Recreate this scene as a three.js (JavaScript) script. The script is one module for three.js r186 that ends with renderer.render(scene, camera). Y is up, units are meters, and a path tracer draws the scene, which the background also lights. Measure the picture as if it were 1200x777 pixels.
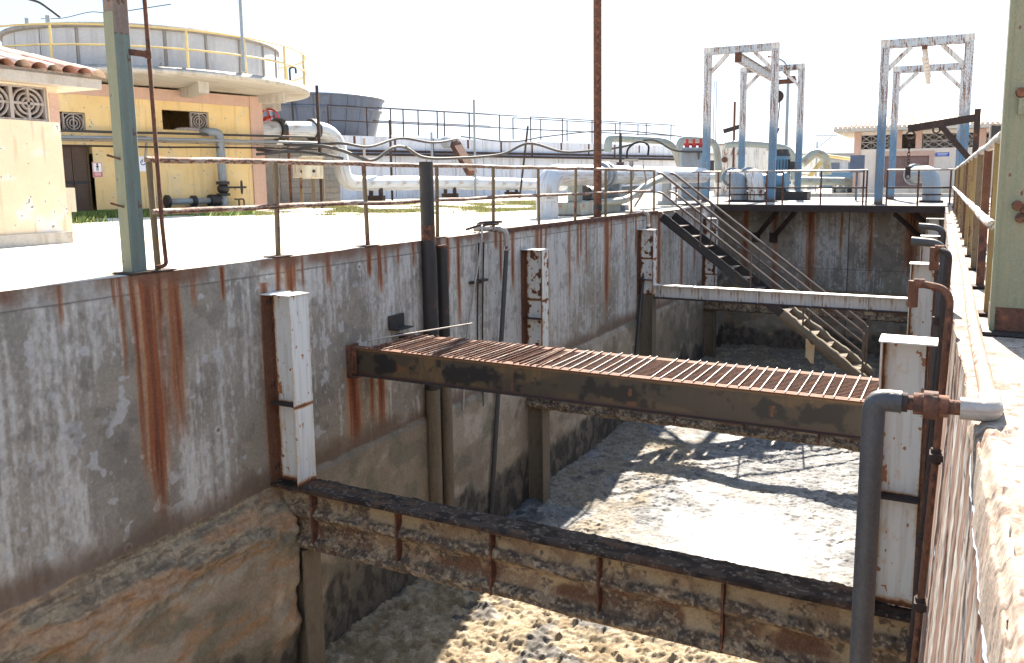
import * as THREE from 'three';
import { mergeGeometries } from 'three/addons/utils/BufferGeometryUtils.js';

// ---------------------------------------------------------------- camera, sky, sun, exposure
const scene = new THREE.Scene();
const EYE = 0.9, FOC = 940, PCX = 646, PCY = 335;          // metres above the wall tops; lens of the 1200 x 777 photograph
const ray0 = (x, y) => new THREE.Vector3(x - PCX, -(y - PCY), -FOC);
const UPV = ray0(690, 7430).normalize().negate();
const FWV = ray0(1106, 207).normalize();
FWV.addScaledVector(UPV, -FWV.dot(UPV)).normalize();
const RTV = new THREE.Vector3().crossVectors(FWV, UPV);
const camRot = new THREE.Matrix4().set(RTV.x, RTV.y, RTV.z, 0, UPV.x, UPV.y, UPV.z, 0, -FWV.x, -FWV.y, -FWV.z, 0, 0, 0, 0, 1);
const camera = new THREE.PerspectiveCamera(2 * Math.atan(442 / FOC) * 180 / Math.PI, 1292 / 884, 0.1, 1500);
camera.position.set(0, EYE, 0);
camera.quaternion.setFromRotationMatrix(camRot);
camera.setViewOffset(1292, 884, 0, 107, 1200, 777);
camera.updateProjectionMatrix();
camera.updateMatrixWorld(true);

const renderer = new THREE.WebGLRenderer({ antialias: true });
renderer.setSize(1024, 663);
renderer.toneMapping = THREE.LinearToneMapping;
renderer.toneMappingExposure = 5.7;
renderer.shadowMap.enabled = true;
renderer.shadowMap.type = THREE.PCFSoftShadowMap;

const SUN = new THREE.Vector3(-0.21, 1, -1.18).normalize();
{ // clear bright summer sky, pale towards the horizon and round the sun
  const w = 512, h = 256, d = new Float32Array(w * h * 4), v = new THREE.Vector3();
  for (let j = 0; j < h; j++) for (let i = 0; i < w; i++) {
    const el = ((j + 0.5) / h - 0.5) * Math.PI, az = ((i + 0.5) / w - 0.5) * 2 * Math.PI;
    v.set(Math.cos(el) * Math.cos(az), Math.sin(el), Math.cos(el) * Math.sin(az));
    const up = Math.max(0, v.y), c = Math.max(0, v.dot(SUN)), k = Math.exp(-up * 3.4);
    const glow = 0.20 * Math.pow(c, 6) + 0.5 * Math.pow(c, 40);
    const o = (j * w + i) * 4;
    d[o] = 0.092 + 0.122 * k + glow; d[o + 1] = 0.138 + 0.105 * k + glow * 0.99; d[o + 2] = 0.215 + 0.06 * k + glow * 0.95; d[o + 3] = 1;
  }
  const t = new THREE.DataTexture(d, w, h, THREE.RGBAFormat, THREE.FloatType);
  t.mapping = THREE.EquirectangularReflectionMapping; t.magFilter = t.minFilter = THREE.LinearFilter; t.colorSpace = THREE.LinearSRGBColorSpace; t.needsUpdate = true;
  scene.background = t; scene.environment = t;
}
const sun = new THREE.DirectionalLight(0xfff3e2, 4.0);
sun.position.copy(SUN).multiplyScalar(80).add(new THREE.Vector3(-6, 0, -20));
sun.target.position.set(-6, 0, -20); scene.add(sun.target);
sun.castShadow = true; sun.shadow.mapSize.set(4096, 4096); sun.shadow.radius = 1;
Object.assign(sun.shadow.camera, { left: -45, right: 45, top: 45, bottom: -45, near: 1, far: 200 });
scene.add(sun);

// ---------------------------------------------------------------- photo pixel -> place
const FH = new THREE.Vector3(camRot.elements[8] * -1, 0, camRot.elements[10] * -1).normalize();
function rayOf(px, py) { return ray0(px, py).applyMatrix4(camRot); }
function PX(px, py, D) { const r = rayOf(px, py), t = D / (r.x * FH.x + r.z * FH.z); return new THREE.Vector3(r.x * t, EYE + r.y * t, r.z * t); }   // the point at D metres straight ahead
function GX(px, D, y = 0) { const p = PX(px, 211, D); p.y = y; return p; }                                                                          // a place on the ground

// ---------------------------------------------------------------- random numbers and noise
let SEED = 12345;
const rnd = () => { SEED = (SEED * 1664525 + 1013904223) >>> 0; return SEED / 4294967296; };
const rr = (a, b) => a + (b - a) * rnd();
function h2(x, y, s) { let n = Math.imul(x, 374761393) ^ Math.imul(y, 668265263) ^ Math.imul(s, 1274126177); n = Math.imul(n ^ (n >>> 13), 1274126177); return ((n ^ (n >>> 16)) >>> 0) / 4294967296; }
function vn(x, y, s = 0, P = 0, Q = P) {
  let xi = Math.floor(x), yi = Math.floor(y); let u = x - xi, v = y - yi; u = u * u * (3 - 2 * u); v = v * v * (3 - 2 * v);
  let x1 = xi + 1, y1 = yi + 1;
  if (P) { xi = ((xi % P) + P) % P; x1 = ((x1 % P) + P) % P; yi = ((yi % Q) + Q) % Q; y1 = ((y1 % Q) + Q) % Q; }
  const a = h2(xi, yi, s), b = h2(x1, yi, s), c = h2(xi, y1, s), d = h2(x1, y1, s);
  return a + (b - a) * u + (c - a) * v + (a - b - c + d) * u * v;
}
function fbmSlow(x, y, o, s, P, Q) { let a = 0, w = 0.5, t = 0; for (let i = 0; i < o; i++) { a += w * vn(x, y, s + i * 17, P, Q); t += w; x *= 2; y *= 2; P *= 2; Q *= 2; w *= 0.5; } return a / t; }
const TAB = new Map();   // tables of layered noise that repeat, looked up with an own shift for each seed
function table(o, P, Q, N) { const k = N * 100000000 + o * 1000000 + P * 1000 + Q; let t = TAB.get(k); if (!t) { t = new Float32Array(N * N); for (let j = 0; j < N; j++) for (let i = 0; i < N; i++) t[j * N + i] = fbmSlow(i / N * P, j / N * Q, o, 3 + o, P, Q); TAB.set(k, t); } return t; }
function look(t, N, x, y) { x -= Math.floor(x / N) * N; y -= Math.floor(y / N) * N; const xi = x | 0, yi = y | 0, u = x - xi, v = y - yi, m = N - 1, x0 = xi & m, x1 = (xi + 1) & m, y0 = (yi & m) * N, y1 = ((yi + 1) & m) * N; const a = t[y0 + x0], b = t[y0 + x1], c = t[y1 + x0], d = t[y1 + x1]; return a + (b - a) * u + (c - a) * v + (a - b - c + d) * u * v; }
const BASE = [];
function fbm(x, y, o = 4, s = 0, P = 0, Q = P) {
  const sx = (s * 197.31) % 1021, sy = (s * 331.77) % 1019;
  if (P) return look(table(o, P, Q, 512), 512, x / P * 512 + Math.floor(sx), y / Q * 512 + Math.floor(sy));
  return look(BASE[o] || (BASE[o] = table(o, 64, 64, 1024)), 1024, x * 16 + sx, y * 16 + sy);
}
const ridge = (x, y, o, s) => { let a = 0, w = 0.5, t = 0; for (let i = 0; i < o; i++) { a += w * (1 - Math.abs(2 * vn(x, y, s + i * 13) - 1)); t += w; x *= 2; y *= 2; w *= 0.5; } return a / t; };
const ss = (a, b, x) => { const t = Math.min(1, Math.max(0, (x - a) / (b - a))); return t * t * (3 - 2 * t); };
const mixc = (o, c, k) => { o[0] += (c[0] - o[0]) * k; o[1] += (c[1] - o[1]) * k; o[2] += (c[2] - o[2]) * k; };
// cell noise: distance to the nearest seed and to the border
function cell(x, y, s) { const xi = Math.floor(x), yi = Math.floor(y); let d1 = 9, d2 = 9, id = 0; for (let j = -1; j < 2; j++) for (let i = -1; i < 2; i++) { const cx = xi + i, cy = yi + j, px = cx + h2(cx, cy, s), py = cy + h2(cx, cy, s + 7), d = Math.hypot(px - x, py - y); if (d < d1) { d2 = d1; d1 = d; id = h2(cx, cy, s + 3); } else if (d < d2) d2 = d; } return [d1, d2 - d1, id]; }

// ---------------------------------------------------------------- textures and materials
function tex(w, h, fn, srgb = true, wrap = true) {
  const d = new Uint8Array(w * h * 4), o = [0, 0, 0];
  for (let j = 0; j < h; j++) for (let i = 0; i < w; i++) { fn((i + 0.5) / w, (j + 0.5) / h, o); const k = (j * w + i) * 4; d[k] = Math.max(0, Math.min(255, o[0])); d[k + 1] = Math.max(0, Math.min(255, o[1])); d[k + 2] = Math.max(0, Math.min(255, o[2])); d[k + 3] = 255; }
  const t = new THREE.DataTexture(d, w, h); t.magFilter = THREE.LinearFilter; t.minFilter = THREE.LinearMipmapLinearFilter; t.generateMipmaps = true;
  if (wrap) t.wrapS = t.wrapT = THREE.RepeatWrapping;
  if (srgb) t.colorSpace = THREE.SRGBColorSpace; t.needsUpdate = true; return t;
}
const grey = (f) => (u, v, o) => { o[0] = o[1] = o[2] = 255 * f(u, v); };
const bumpFine = tex(512, 512, grey((u, v) => 0.6 * fbm(u * 24, v * 24, 4, 5, 24) + 0.4 * fbm(u * 96, v * 96, 2, 9, 96)), false);
const bumpPit = tex(512, 512, grey((u, v) => { const a = fbm(u * 16, v * 16, 4, 31, 16), b = fbm(u * 64, v * 64, 2, 33, 64); return 0.75 - 0.5 * ss(0.58, 0.72, b) + 0.25 * (a - 0.5); }), false);
const RUST = [[92, 58, 44], [122, 78, 54], [62, 44, 38]];
function rustAt(o, u, v, k, s) { // lay rust of three tones over the colour in o
  const a = fbm(u * 20, v * 20, 3, s + 41, 20), c = [0, 0, 0]; const t = RUST[0]; c[0] = t[0]; c[1] = t[1]; c[2] = t[2];
  mixc(c, RUST[1], ss(0.52, 0.72, a)); mixc(c, RUST[2], ss(0.48, 0.3, a)); mixc(o, c, k);
}
let PS = 100;
function paint(base, { rust = 0.2, streak = 0.3, dirt = 0.3, rough = 0.55, metal = 0, tone = 12, size = 1, bump = 0.0015, dirtCol = [86, 74, 62], halo = null, res = 256 } = {}) {
  const s = (PS += 57);
  const m = tex(res, res, (u, v, o) => {
    const a = fbm(u * 6, v * 6, 5, s, 6), b = fbm(u * 28, v * 28, 3, s + 3, 28), st = fbm(u * 30, v * 3, 3, s + 5, 30, 3), f = fbm(u * 120, v * 120, 1, s + 8, 120);
    o[0] = base[0] + (a - 0.5) * tone * 2 + (f - 0.5) * tone; o[1] = base[1] + (a - 0.5) * tone * 2 + (f - 0.5) * tone; o[2] = base[2] + (a - 0.5) * tone * 2 + (f - 0.5) * tone;
    if (dirt) mixc(o, dirtCol, dirt * ss(0.45, 0.75, 0.5 * a + 0.5 * st));
    if (streak) mixc(o, halo || [146, 114, 90], streak * ss(0.55, 0.72, st));
    const e = 0.46 * a + 0.3 * b + 0.24 * st, th = 0.78 - rust * 0.52;
    if (rust) { mixc(o, halo || [150, 114, 88], 0.6 * ss(th - 0.07, th, e)); rustAt(o, u, v, ss(th - 0.015, th + 0.05, e), s); }
  });
  const r = new THREE.MeshStandardMaterial({ map: m, roughness: rough, metalness: metal, bumpMap: bumpPit, bumpScale: bump });
  r.userData.size = size; return r;
}
function plaster(base, worn, stain, size = 3) { // old wall paint: worn-through patches with hard edges, runs, small chips
  const s = (PS += 57), m = tex(512, 512, (u, v, o) => { const a = fbm(u * 4, v * 4, 5, s, 4), b = fbm(u * 14, v * 14, 4, s + 2, 14), c = fbm(u * 60, v * 60, 3, s + 4, 60), st = fbm(u * 32, v * 3, 4, s + 6, 32, 3), f = vn(u * 256, v * 256, s + 8, 256);
    o[0] = base[0] + (a - 0.5) * 26; o[1] = base[1] + (a - 0.5) * 28; o[2] = base[2] + (a - 0.5) * 34; mixc(o, worn, ss(0.48, 0.64, 0.6 * a + 0.4 * b) * 0.6); mixc(o, worn, ss(0.6, 0.62, 0.5 * b + 0.3 * a + 0.2 * c) * 0.8); mixc(o, stain, ss(0.6, 0.74, st) * 0.4); mixc(o, [130, 122, 114], ss(0.735, 0.75, 0.6 * c + 0.4 * b) * 0.9); o[0] += (f - 0.5) * 9; o[1] += (f - 0.5) * 9; o[2] += (f - 0.5) * 9; });
  const r = new THREE.MeshStandardMaterial({ map: m, roughness: 0.92, bumpMap: bumpFine, bumpScale: 0.004 }); r.userData.size = size; return r;
}
function flat(r, g, b, rough = 0.7, metal = 0) { const m = new THREE.MeshStandardMaterial({ roughness: rough, metalness: metal }); m.color.setRGB(r, g, b, THREE.SRGBColorSpace); m.userData.size = 1; return m; }
const M = {
  white: paint([214, 214, 210], { rust: 0.1, streak: 0.14, dirt: 0.2, rough: 0.5 }),
  whiteRust: paint([202, 200, 196], { rust: 0.3, streak: 0.34, dirt: 0.34 }),
  rust: paint([88, 58, 46], { rust: 0.6, streak: 0.25, dirt: 0.3, rough: 0.9, bump: 0.004, dirtCol: [56, 42, 37], halo: [102, 72, 54] }),
  rustDark: paint([58, 46, 42], { rust: 0.3, streak: 0.2, dirt: 0.5, rough: 0.9, bump: 0.004, dirtCol: [36, 32, 31], halo: [74, 56, 46] }),
  rustOrange: paint([96, 62, 44], { rust: 0.5, streak: 0.3, dirt: 0.3, rough: 0.88, bump: 0.003, halo: [112, 76, 52], dirtCol: [66, 48, 40] }),
  dark: paint([40, 38, 38], { rust: 0.2, streak: 0.12, dirt: 0.3, rough: 0.55, halo: [74, 54, 44], dirtCol: [27, 26, 26] }),
  darkPipe: paint([66, 65, 66], { rust: 0.03, streak: 0.14, dirt: 0.4, rough: 0.6, halo: [80, 68, 60], dirtCol: [46, 44, 44] }),
  beamOil: paint([78, 62, 40], { rust: 0.22, streak: 0.5, dirt: 0.75, rough: 0.45, halo: [104, 72, 40], dirtCol: [34, 31, 29], size: 2.2 }),
  railFlake: paint([160, 146, 134], { rust: 0.55, streak: 0.4, dirt: 0.4, rough: 0.75, size: 0.6, bump: 0.004 }),
  columnTop: paint([112, 96, 88], { rust: 0.5, streak: 0.3, dirt: 0.4, rough: 0.7, halo: [124, 112, 98], dirtCol: [96, 104, 100] }),
  stairRail: paint([96, 84, 78], { rust: 0.3, streak: 0.2, dirt: 0.4, rough: 0.6, halo: [100, 80, 68], dirtCol: [66, 60, 58] }),
  green: paint([122, 124, 100], { rust: 0.12, streak: 0.5, dirt: 0.5, rough: 0.6, halo: [138, 132, 106], dirtCol: [94, 100, 80], size: 0.8, res: 384 }),
  teal: paint([92, 106, 100], { rust: 0.24, streak: 0.3, dirt: 0.45, rough: 0.55, halo: [104, 98, 82], dirtCol: [76, 86, 84], size: 0.7, res: 384 }),
  blue: paint([84, 124, 150], { rust: 0.1, streak: 0.2, dirt: 0.3, rough: 0.5, halo: [116, 116, 112], dirtCol: [78, 104, 122] }),
  blueWhite: paint([176, 184, 190], { rust: 0.45, streak: 0.7, dirt: 0.25, halo: [150, 126, 110], size: 0.8 }),
  railPost: paint([112, 96, 70], { rust: 0.4, streak: 0.4, dirt: 0.4, rough: 0.7, halo: [112, 84, 62] }),
  railYellow: paint([138, 116, 70], { rust: 0.3, streak: 0.5, dirt: 0.4, rough: 0.65, halo: [126, 92, 62], dirtCol: [104, 98, 66] }),
  yellow: paint([200, 180, 120], { rust: 0.1, streak: 0.2, dirt: 0.3, rough: 0.5 }),
  pipeWhite: paint([182, 188, 194], { rust: 0.06, streak: 0.16, dirt: 0.3, rough: 0.5 }),
  pipeGrey: paint([132, 142, 150], { rust: 0.1, streak: 0.16, dirt: 0.3, rough: 0.5 }),
  pipeGreen: paint([140, 150, 146], { rust: 0.12, streak: 0.3, dirt: 0.35, rough: 0.6 }),
  galv: paint([160, 152, 144], { rust: 0.3, streak: 0.25, dirt: 0.3, rough: 0.5, metal: 0.1 }),
  tankGrey: paint([172, 174, 178], { rust: 0.02, streak: 0.3, dirt: 0.3, rough: 0.7, halo: [150, 150, 152], dirtCol: [146, 146, 148], size: 3 }),
  tankBlue: paint([86, 98, 118], { rust: 0.14, streak: 0.5, dirt: 0.5, rough: 0.5, halo: [92, 92, 98], dirtCol: [66, 74, 90], size: 2.4 }),
  concPale: paint([188, 182, 172], { rust: 0, streak: 0.18, dirt: 0.35, rough: 0.9, halo: [150, 136, 118], dirtCol: [136, 126, 114], size: 3, bump: 0.006 }),
  concGrey: paint([140, 136, 132], { rust: 0, streak: 0.25, dirt: 0.4, rough: 0.9, halo: [112, 106, 98], dirtCol: [108, 102, 96], size: 2.4, bump: 0.006 }),
  concCrust: paint([110, 100, 86], { rust: 0.06, streak: 0.35, dirt: 0.55, rough: 0.95, halo: [132, 116, 94], dirtCol: [66, 58, 50], bump: 0.012 }),
  basin: paint([204, 208, 216], { rust: 0, streak: 0.35, dirt: 0.35, rough: 0.85, halo: [176, 168, 162], dirtCol: [176, 180, 188], size: 4, bump: 0.004 }),
  wallYellow: plaster([228, 198, 142], [218, 196, 152], [196, 168, 122]),
  wallPeach: plaster([232, 212, 182], [226, 220, 212], [184, 160, 132], 2.4),
  wallCream: paint([220, 208, 196], { rust: 0, streak: 0.12, dirt: 0.25, rough: 0.9, halo: [206, 192, 178], dirtCol: [200, 186, 172], size: 3, bump: 0.004 }),
  pink: paint([200, 166, 148], { rust: 0, streak: 0.25, dirt: 0.4, rough: 0.9, halo: [190, 164, 150], dirtCol: [186, 158, 144], size: 2 }),
  tile: paint([176, 134, 118], { rust: 0, streak: 0.2, dirt: 0.5, rough: 0.85, halo: [150, 112, 98], dirtCol: [198, 172, 158] }),
  tilePale: paint([206, 190, 176], { rust: 0, streak: 0.2, dirt: 0.4, rough: 0.85, halo: [190, 160, 140], dirtCol: [184, 160, 146] }),
  doorBrown: paint([84, 66, 54], { rust: 0, streak: 0.3, dirt: 0.3, rough: 0.6, halo: [68, 54, 46], dirtCol: [96, 82, 72] }),
  doorRed: paint([132, 104, 98], { rust: 0.06, streak: 0.3, dirt: 0.3, rough: 0.7, halo: [112, 90, 84], dirtCol: [146, 124, 118] }),
  block: paint([168, 160, 156], { rust: 0, streak: 0.15, dirt: 0.3, rough: 0.9 }),
  red: paint([176, 40, 44], { rust: 0.05, streak: 0.1, dirt: 0.2, rough: 0.45 }),
  cable: flat(0.24, 0.23, 0.23, 0.7), black: flat(0.07, 0.07, 0.075, 0.8), box: paint([206, 196, 172], { rust: 0.05, streak: 0.15, dirt: 0.2, rough: 0.5 }),
};
M.tankBlue.side = M.tankGrey.side = THREE.DoubleSide;

// ---------------------------------------------------------------- geometry helpers
function boxUV(g, size = 1) {
  if (g.index) g = g.toNonIndexed();
  const p = g.attributes.position, n = p.count, uv = new Float32Array(n * 2), ox = rnd() * 7, oy = rnd() * 7;
  const a = new THREE.Vector3(), b = new THREE.Vector3(), c = new THREE.Vector3();
  for (let i = 0; i < n; i += 3) {
    a.fromBufferAttribute(p, i); b.fromBufferAttribute(p, i + 1); c.fromBufferAttribute(p, i + 2);
    const nn = b.clone().sub(a).cross(c.clone().sub(a)); const ax = Math.abs(nn.x), ay = Math.abs(nn.y), az = Math.abs(nn.z);
    [a, b, c].forEach((q, k) => { const u = ax >= ay && ax >= az ? q.z : q.x, v = ay > ax && ay > az ? q.z : q.y; uv[(i + k) * 2] = u / size + ox; uv[(i + k) * 2 + 1] = v / size + oy; });
  }
  g.setAttribute('uv', new THREE.BufferAttribute(uv, 2)); return g;
}
function B(x0, x1, y0, y1, z0, z1, ch = 0) { // box from edges
  const w = x1 - x0, h = y1 - y0, d = z1 - z0;
  if (ch) {
    const s = new THREE.Shape(), c = ch; s.moveTo(-w / 2 + c, -h / 2 + c); s.lineTo(w / 2 - c, -h / 2 + c); s.lineTo(w / 2 - c, h / 2 - c); s.lineTo(-w / 2 + c, h / 2 - c); s.closePath();
    const g = new THREE.ExtrudeGeometry(s, { depth: d - 2 * c, bevelEnabled: true, bevelSize: c, bevelThickness: c, bevelSegments: 1 }); g.translate((x0 + x1) / 2, (y0 + y1) / 2, z0 + c); return g;
  }
  const g = new THREE.BoxGeometry(w, h, d); g.translate((x0 + x1) / 2, (y0 + y1) / 2, (z0 + z1) / 2); return g;
}
const V = (x, y, z) => new THREE.Vector3(x, y, z);
const asV = (p) => (p.isVector3 ? p : V(...p));
function bar(a, b, w, h, roll = 0) { // rectangular bar between two points
  a = asV(a); b = asV(b); const L = a.distanceTo(b), g = new THREE.BoxGeometry(w, h, L);
  const m = new THREE.Matrix4().lookAt(a, b, Math.abs(b.clone().sub(a).normalize().y) > 0.99 ? V(0, 0, 1) : V(0, 1, 0)); if (roll) g.rotateZ(roll); g.applyMatrix4(m); const c = a.clone().add(b).multiplyScalar(0.5); g.translate(c.x, c.y, c.z); return g;
}
function tubeRaw(pts, r, seg = 10, cap = true) {
  pts = pts.map(asV); const n = pts.length, pos = [], uv = [], nor = [], idx = []; let up = V(0, 1, 0.013); let L = 0;
  const tang = pts.map((p, i) => (i === 0 ? pts[1].clone().sub(p) : i === n - 1 ? p.clone().sub(pts[n - 2]) : pts[i + 1].clone().sub(p).normalize().add(p.clone().sub(pts[i - 1]).normalize())).normalize());
  if (Math.abs(tang[0].y) > 0.95) up = V(1, 0, 0.01);
  const ox = rnd() * 5, oy = rnd() * 5;
  for (let i = 0; i < n; i++) {
    if (i) L += pts[i].distanceTo(pts[i - 1]);
    const side = V().crossVectors(tang[i], up).normalize(); up = V().crossVectors(side, tang[i]).normalize();
    const R = typeof r === 'function' ? r(L, i) : r;
    for (let k = 0; k <= seg; k++) { const a = k / seg * Math.PI * 2, d = side.clone().multiplyScalar(Math.cos(a)).addScaledVector(up, Math.sin(a)); pos.push(pts[i].x + d.x * R, pts[i].y + d.y * R, pts[i].z + d.z * R); nor.push(d.x, d.y, d.z); uv.push(ox + k / seg * Math.max(1, Math.round(6.28 * R * 4)) / 4, oy + L); }
  }
  const w = seg + 1;
  for (let i = 0; i < n - 1; i++) for (let k = 0; k < seg; k++) { const a = i * w + k; idx.push(a, a + w, a + 1, a + 1, a + w, a + w + 1); }
  if (cap) for (const [i, s] of [[0, 1], [n - 1, -1]]) { const c = pos.length / 3; const t = tang[i].clone().multiplyScalar(-s); pos.push(pts[i].x, pts[i].y, pts[i].z); nor.push(t.x, t.y, t.z); uv.push(ox, oy); const st = pos.length / 3; for (let k = 0; k <= seg; k++) { const q = (i * w + k) * 3; pos.push(pos[q], pos[q + 1], pos[q + 2]); nor.push(t.x, t.y, t.z); uv.push(ox + 0.1 * Math.cos(k), oy + 0.1 * Math.sin(k)); } for (let k = 0; k < seg; k++) s > 0 ? idx.push(c, st + k, st + k + 1) : idx.push(c, st + k + 1, st + k); }
  const g = new THREE.BufferGeometry(); g.setAttribute('position', new THREE.Float32BufferAttribute(pos, 3)); g.setAttribute('normal', new THREE.Float32BufferAttribute(nor, 3)); g.setAttribute('uv', new THREE.Float32BufferAttribute(uv, 2)); g.setIndex(idx); const q = g.toNonIndexed(); q.userData.uvDone = true; return q;
}
function pipe(pts, r, bend = 0, seg = 12) { // polyline with rounded bends
  pts = pts.map(asV); if (!bend || pts.length < 3) return tubeRaw(pts, r, seg);
  const out = [pts[0]];
  for (let i = 1; i < pts.length - 1; i++) {
    const a = pts[i - 1], p = pts[i], b = pts[i + 1], la = a.distanceTo(p), lb = b.distanceTo(p), q = Math.min(bend, la * 0.49, lb * 0.49);
    const s = p.clone().lerp(a, q / la), e = p.clone().lerp(b, q / lb);
    for (let k = 0; k <= 7; k++) { const t = k / 7; out.push(s.clone().multiplyScalar((1 - t) ** 2).addScaledVector(p, 2 * t * (1 - t)).addScaledVector(e, t * t)); }
  }
  out.push(pts[pts.length - 1]); return tubeRaw(out, r, seg);
}
const rod = (a, b, r, seg = 10) => tubeRaw([a, b], r, seg);
function smooth(pts, r, n = 40, seg = 6) { return tubeRaw(new THREE.CatmullRomCurve3(pts.map(asV)).getPoints(n), r, seg); }
function ring(center, axis, r, h, seg = 20) { const a = asV(axis).clone().normalize().multiplyScalar(h / 2), c = asV(center); return rod(c.clone().sub(a), c.clone().add(a), r, seg); }
function grid(nu, nv, fn) {
  const pos = [], uv = [], idx = []; for (let j = 0; j <= nv; j++) for (let i = 0; i <= nu; i++) { const [x, y, z] = fn(i / nu, j / nv); pos.push(x, y, z); uv.push(i / nu, j / nv); }
  for (let j = 0; j < nv; j++) for (let i = 0; i < nu; i++) { const a = j * (nu + 1) + i; idx.push(a, a + 1, a + nu + 2, a, a + nu + 2, a + nu + 1); }
  const g = new THREE.BufferGeometry(); g.setAttribute('position', new THREE.Float32BufferAttribute(pos, 3)); g.setAttribute('uv', new THREE.Float32BufferAttribute(uv, 2)); g.setIndex(idx); g.computeVertexNormals(); return g;
}
const used = {};
const numbered = (n) => { const k = used[n] = (used[n] ?? -1) + 1; return k ? n + '_' + String(k).padStart(3, '0') : n; };
function prep(geos, size) {
  const l = (Array.isArray(geos) ? geos : [geos]).map((g) => { let q = g; if (!g.userData.uvDone) q = boxUV(g, size); if (q.index) q = q.toNonIndexed(); for (const k of Object.keys(q.attributes)) if (!['position', 'normal', 'uv'].includes(k)) q.deleteAttribute(k); return q; });
  return l.length > 1 ? mergeGeometries(l) : l[0];
}
function raw(name, g, mat, parent) { const m = new THREE.Mesh(g, mat); m.name = parent === scene ? numbered(name) : name; m.castShadow = m.receiveShadow = true; parent.add(m); return m; }
function part(name, geos, mat, parent) { return raw(name, prep(geos, mat.userData.size || 1), mat, parent); }
function thing(name, label, category, group, pos) { const o = new THREE.Group(); o.name = numbered(name); o.userData = { label, category }; if (group) o.userData.group = group; if (pos) o.position.copy(asV(pos)); scene.add(o); return o; }
function single(name, geos, mat, label, category, group) { const m = part(name, geos, mat, scene); m.userData = { label, category }; if (group) m.userData.group = group; return m; }
function structure(name, g, mat) { const m = raw(name, g, mat, scene); m.userData = { kind: 'structure' }; return m; }
function copyOf(o, label, pos, turn = 0) { const c = o.clone(); c.name = numbered(o.name.replace(/_\d{3}$/, '')); c.userData = { ...o.userData, label }; c.position.copy(asV(pos)); c.rotation.y = turn; scene.add(c); return c; }

// ---------------------------------------------------------------- the pit: walls, sludge, ground
const XL = -7.05, ZFAR = -28.8, YB = -5.75, YS = -5.2;
const ZF = [-6.95, -13.35, -19.75, -26.1];                       // the four frames of the pit
const rightX = (y, z = -9) => 0.1 + 0.048 * ss(-6.5, -2.6, z) + 0.04 * Math.min(0, y);               // the right wall leans in a little
SEED = 777;
const drips = [
  [-5.33, 0.085, 0, -2.75, 1.25], [-5.62, 0.06, 0, -1.9, 0.7], [-5.18, 0.035, 0, -2.2, 0.8], [-5.05, 0.03, 0, -1.1, 0.5], [-5.44, 0.2, 0, -2.2, 0.28], [-8.36, 0.12, -1.62, -2.8, 1], [-8.95, 0.075, -1.62, -2.76, 0.9], [-8.74, 0.05, -1.6, -2.6, 0.7],
  [-6.27, 0.03, -0.05, -0.45, 0.9], [-7.3, 0.08, 0, -0.5, 0.8], [-9.02, 0.04, 0, -0.75, 0.85], [-7.95, 0.05, 0, -0.55, 0.5], [-11.05, 0.05, 0, -1.6, 0.85], [-10.75, 0.05, 0, -0.9, 0.5], [-12.9, 0.07, 0, -1.3, 0.6],
  [-17.5, 0.13, 0, -2.6, 0.95], [-15.4, 0.06, 0, -1.9, 0.5], [-16.3, 0.05, 0, -1.3, 0.5], [-13.9, 0.1, 0, -1, 0.5], [-18.8, 0.07, 0, -1, 0.5], [-21.4, 0.12, 0, -3.2, 0.8], [-20.6, 0.22, 0, -4, 0.55], [-23.6, 0.12, 0, -3.5, 0.6], [-25, 0.12, 0, -2.5, 0.5], [-6.86, 0.06, -0.3, -3.1, 0.6], [-7.02, 0.05, -2.4, -3.2, 0.7]];
for (const z of [-5.55, -7.2, -8.88, -10.6, -12.36, -14.15, -15.9, -17.65, -19.4]) for (const d of [-0.12, 0.1]) drips.push([z + d + rr(-0.04, 0.04), rr(0.02, 0.06), 0, -rr(0.3, 1.3), rr(0.5, 1)]);
for (let i = 0; i < 36; i++) drips.push([-rr(3, 27), rr(0.012, 0.035), 0, -rr(0.12, 0.6), rr(0.2, 0.6)]);
const BUCKETS = new Map();
function dripsNear(drp, z) { // drips sorted into columns 10 cm wide
  let b = BUCKETS.get(drp); if (!b) { b = []; for (const q of drp) { const a = Math.floor((q[0] - q[1] * 2.5 - 0.06 + 40) * 10), e = Math.floor((q[0] + q[1] * 2.5 + 0.06 + 40) * 10); for (let i = a; i <= e; i++) (b[i] || (b[i] = [])).push(q); } BUCKETS.set(drp, b); }
  return b[Math.floor((z + 40) * 10)] || [];
}
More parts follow.
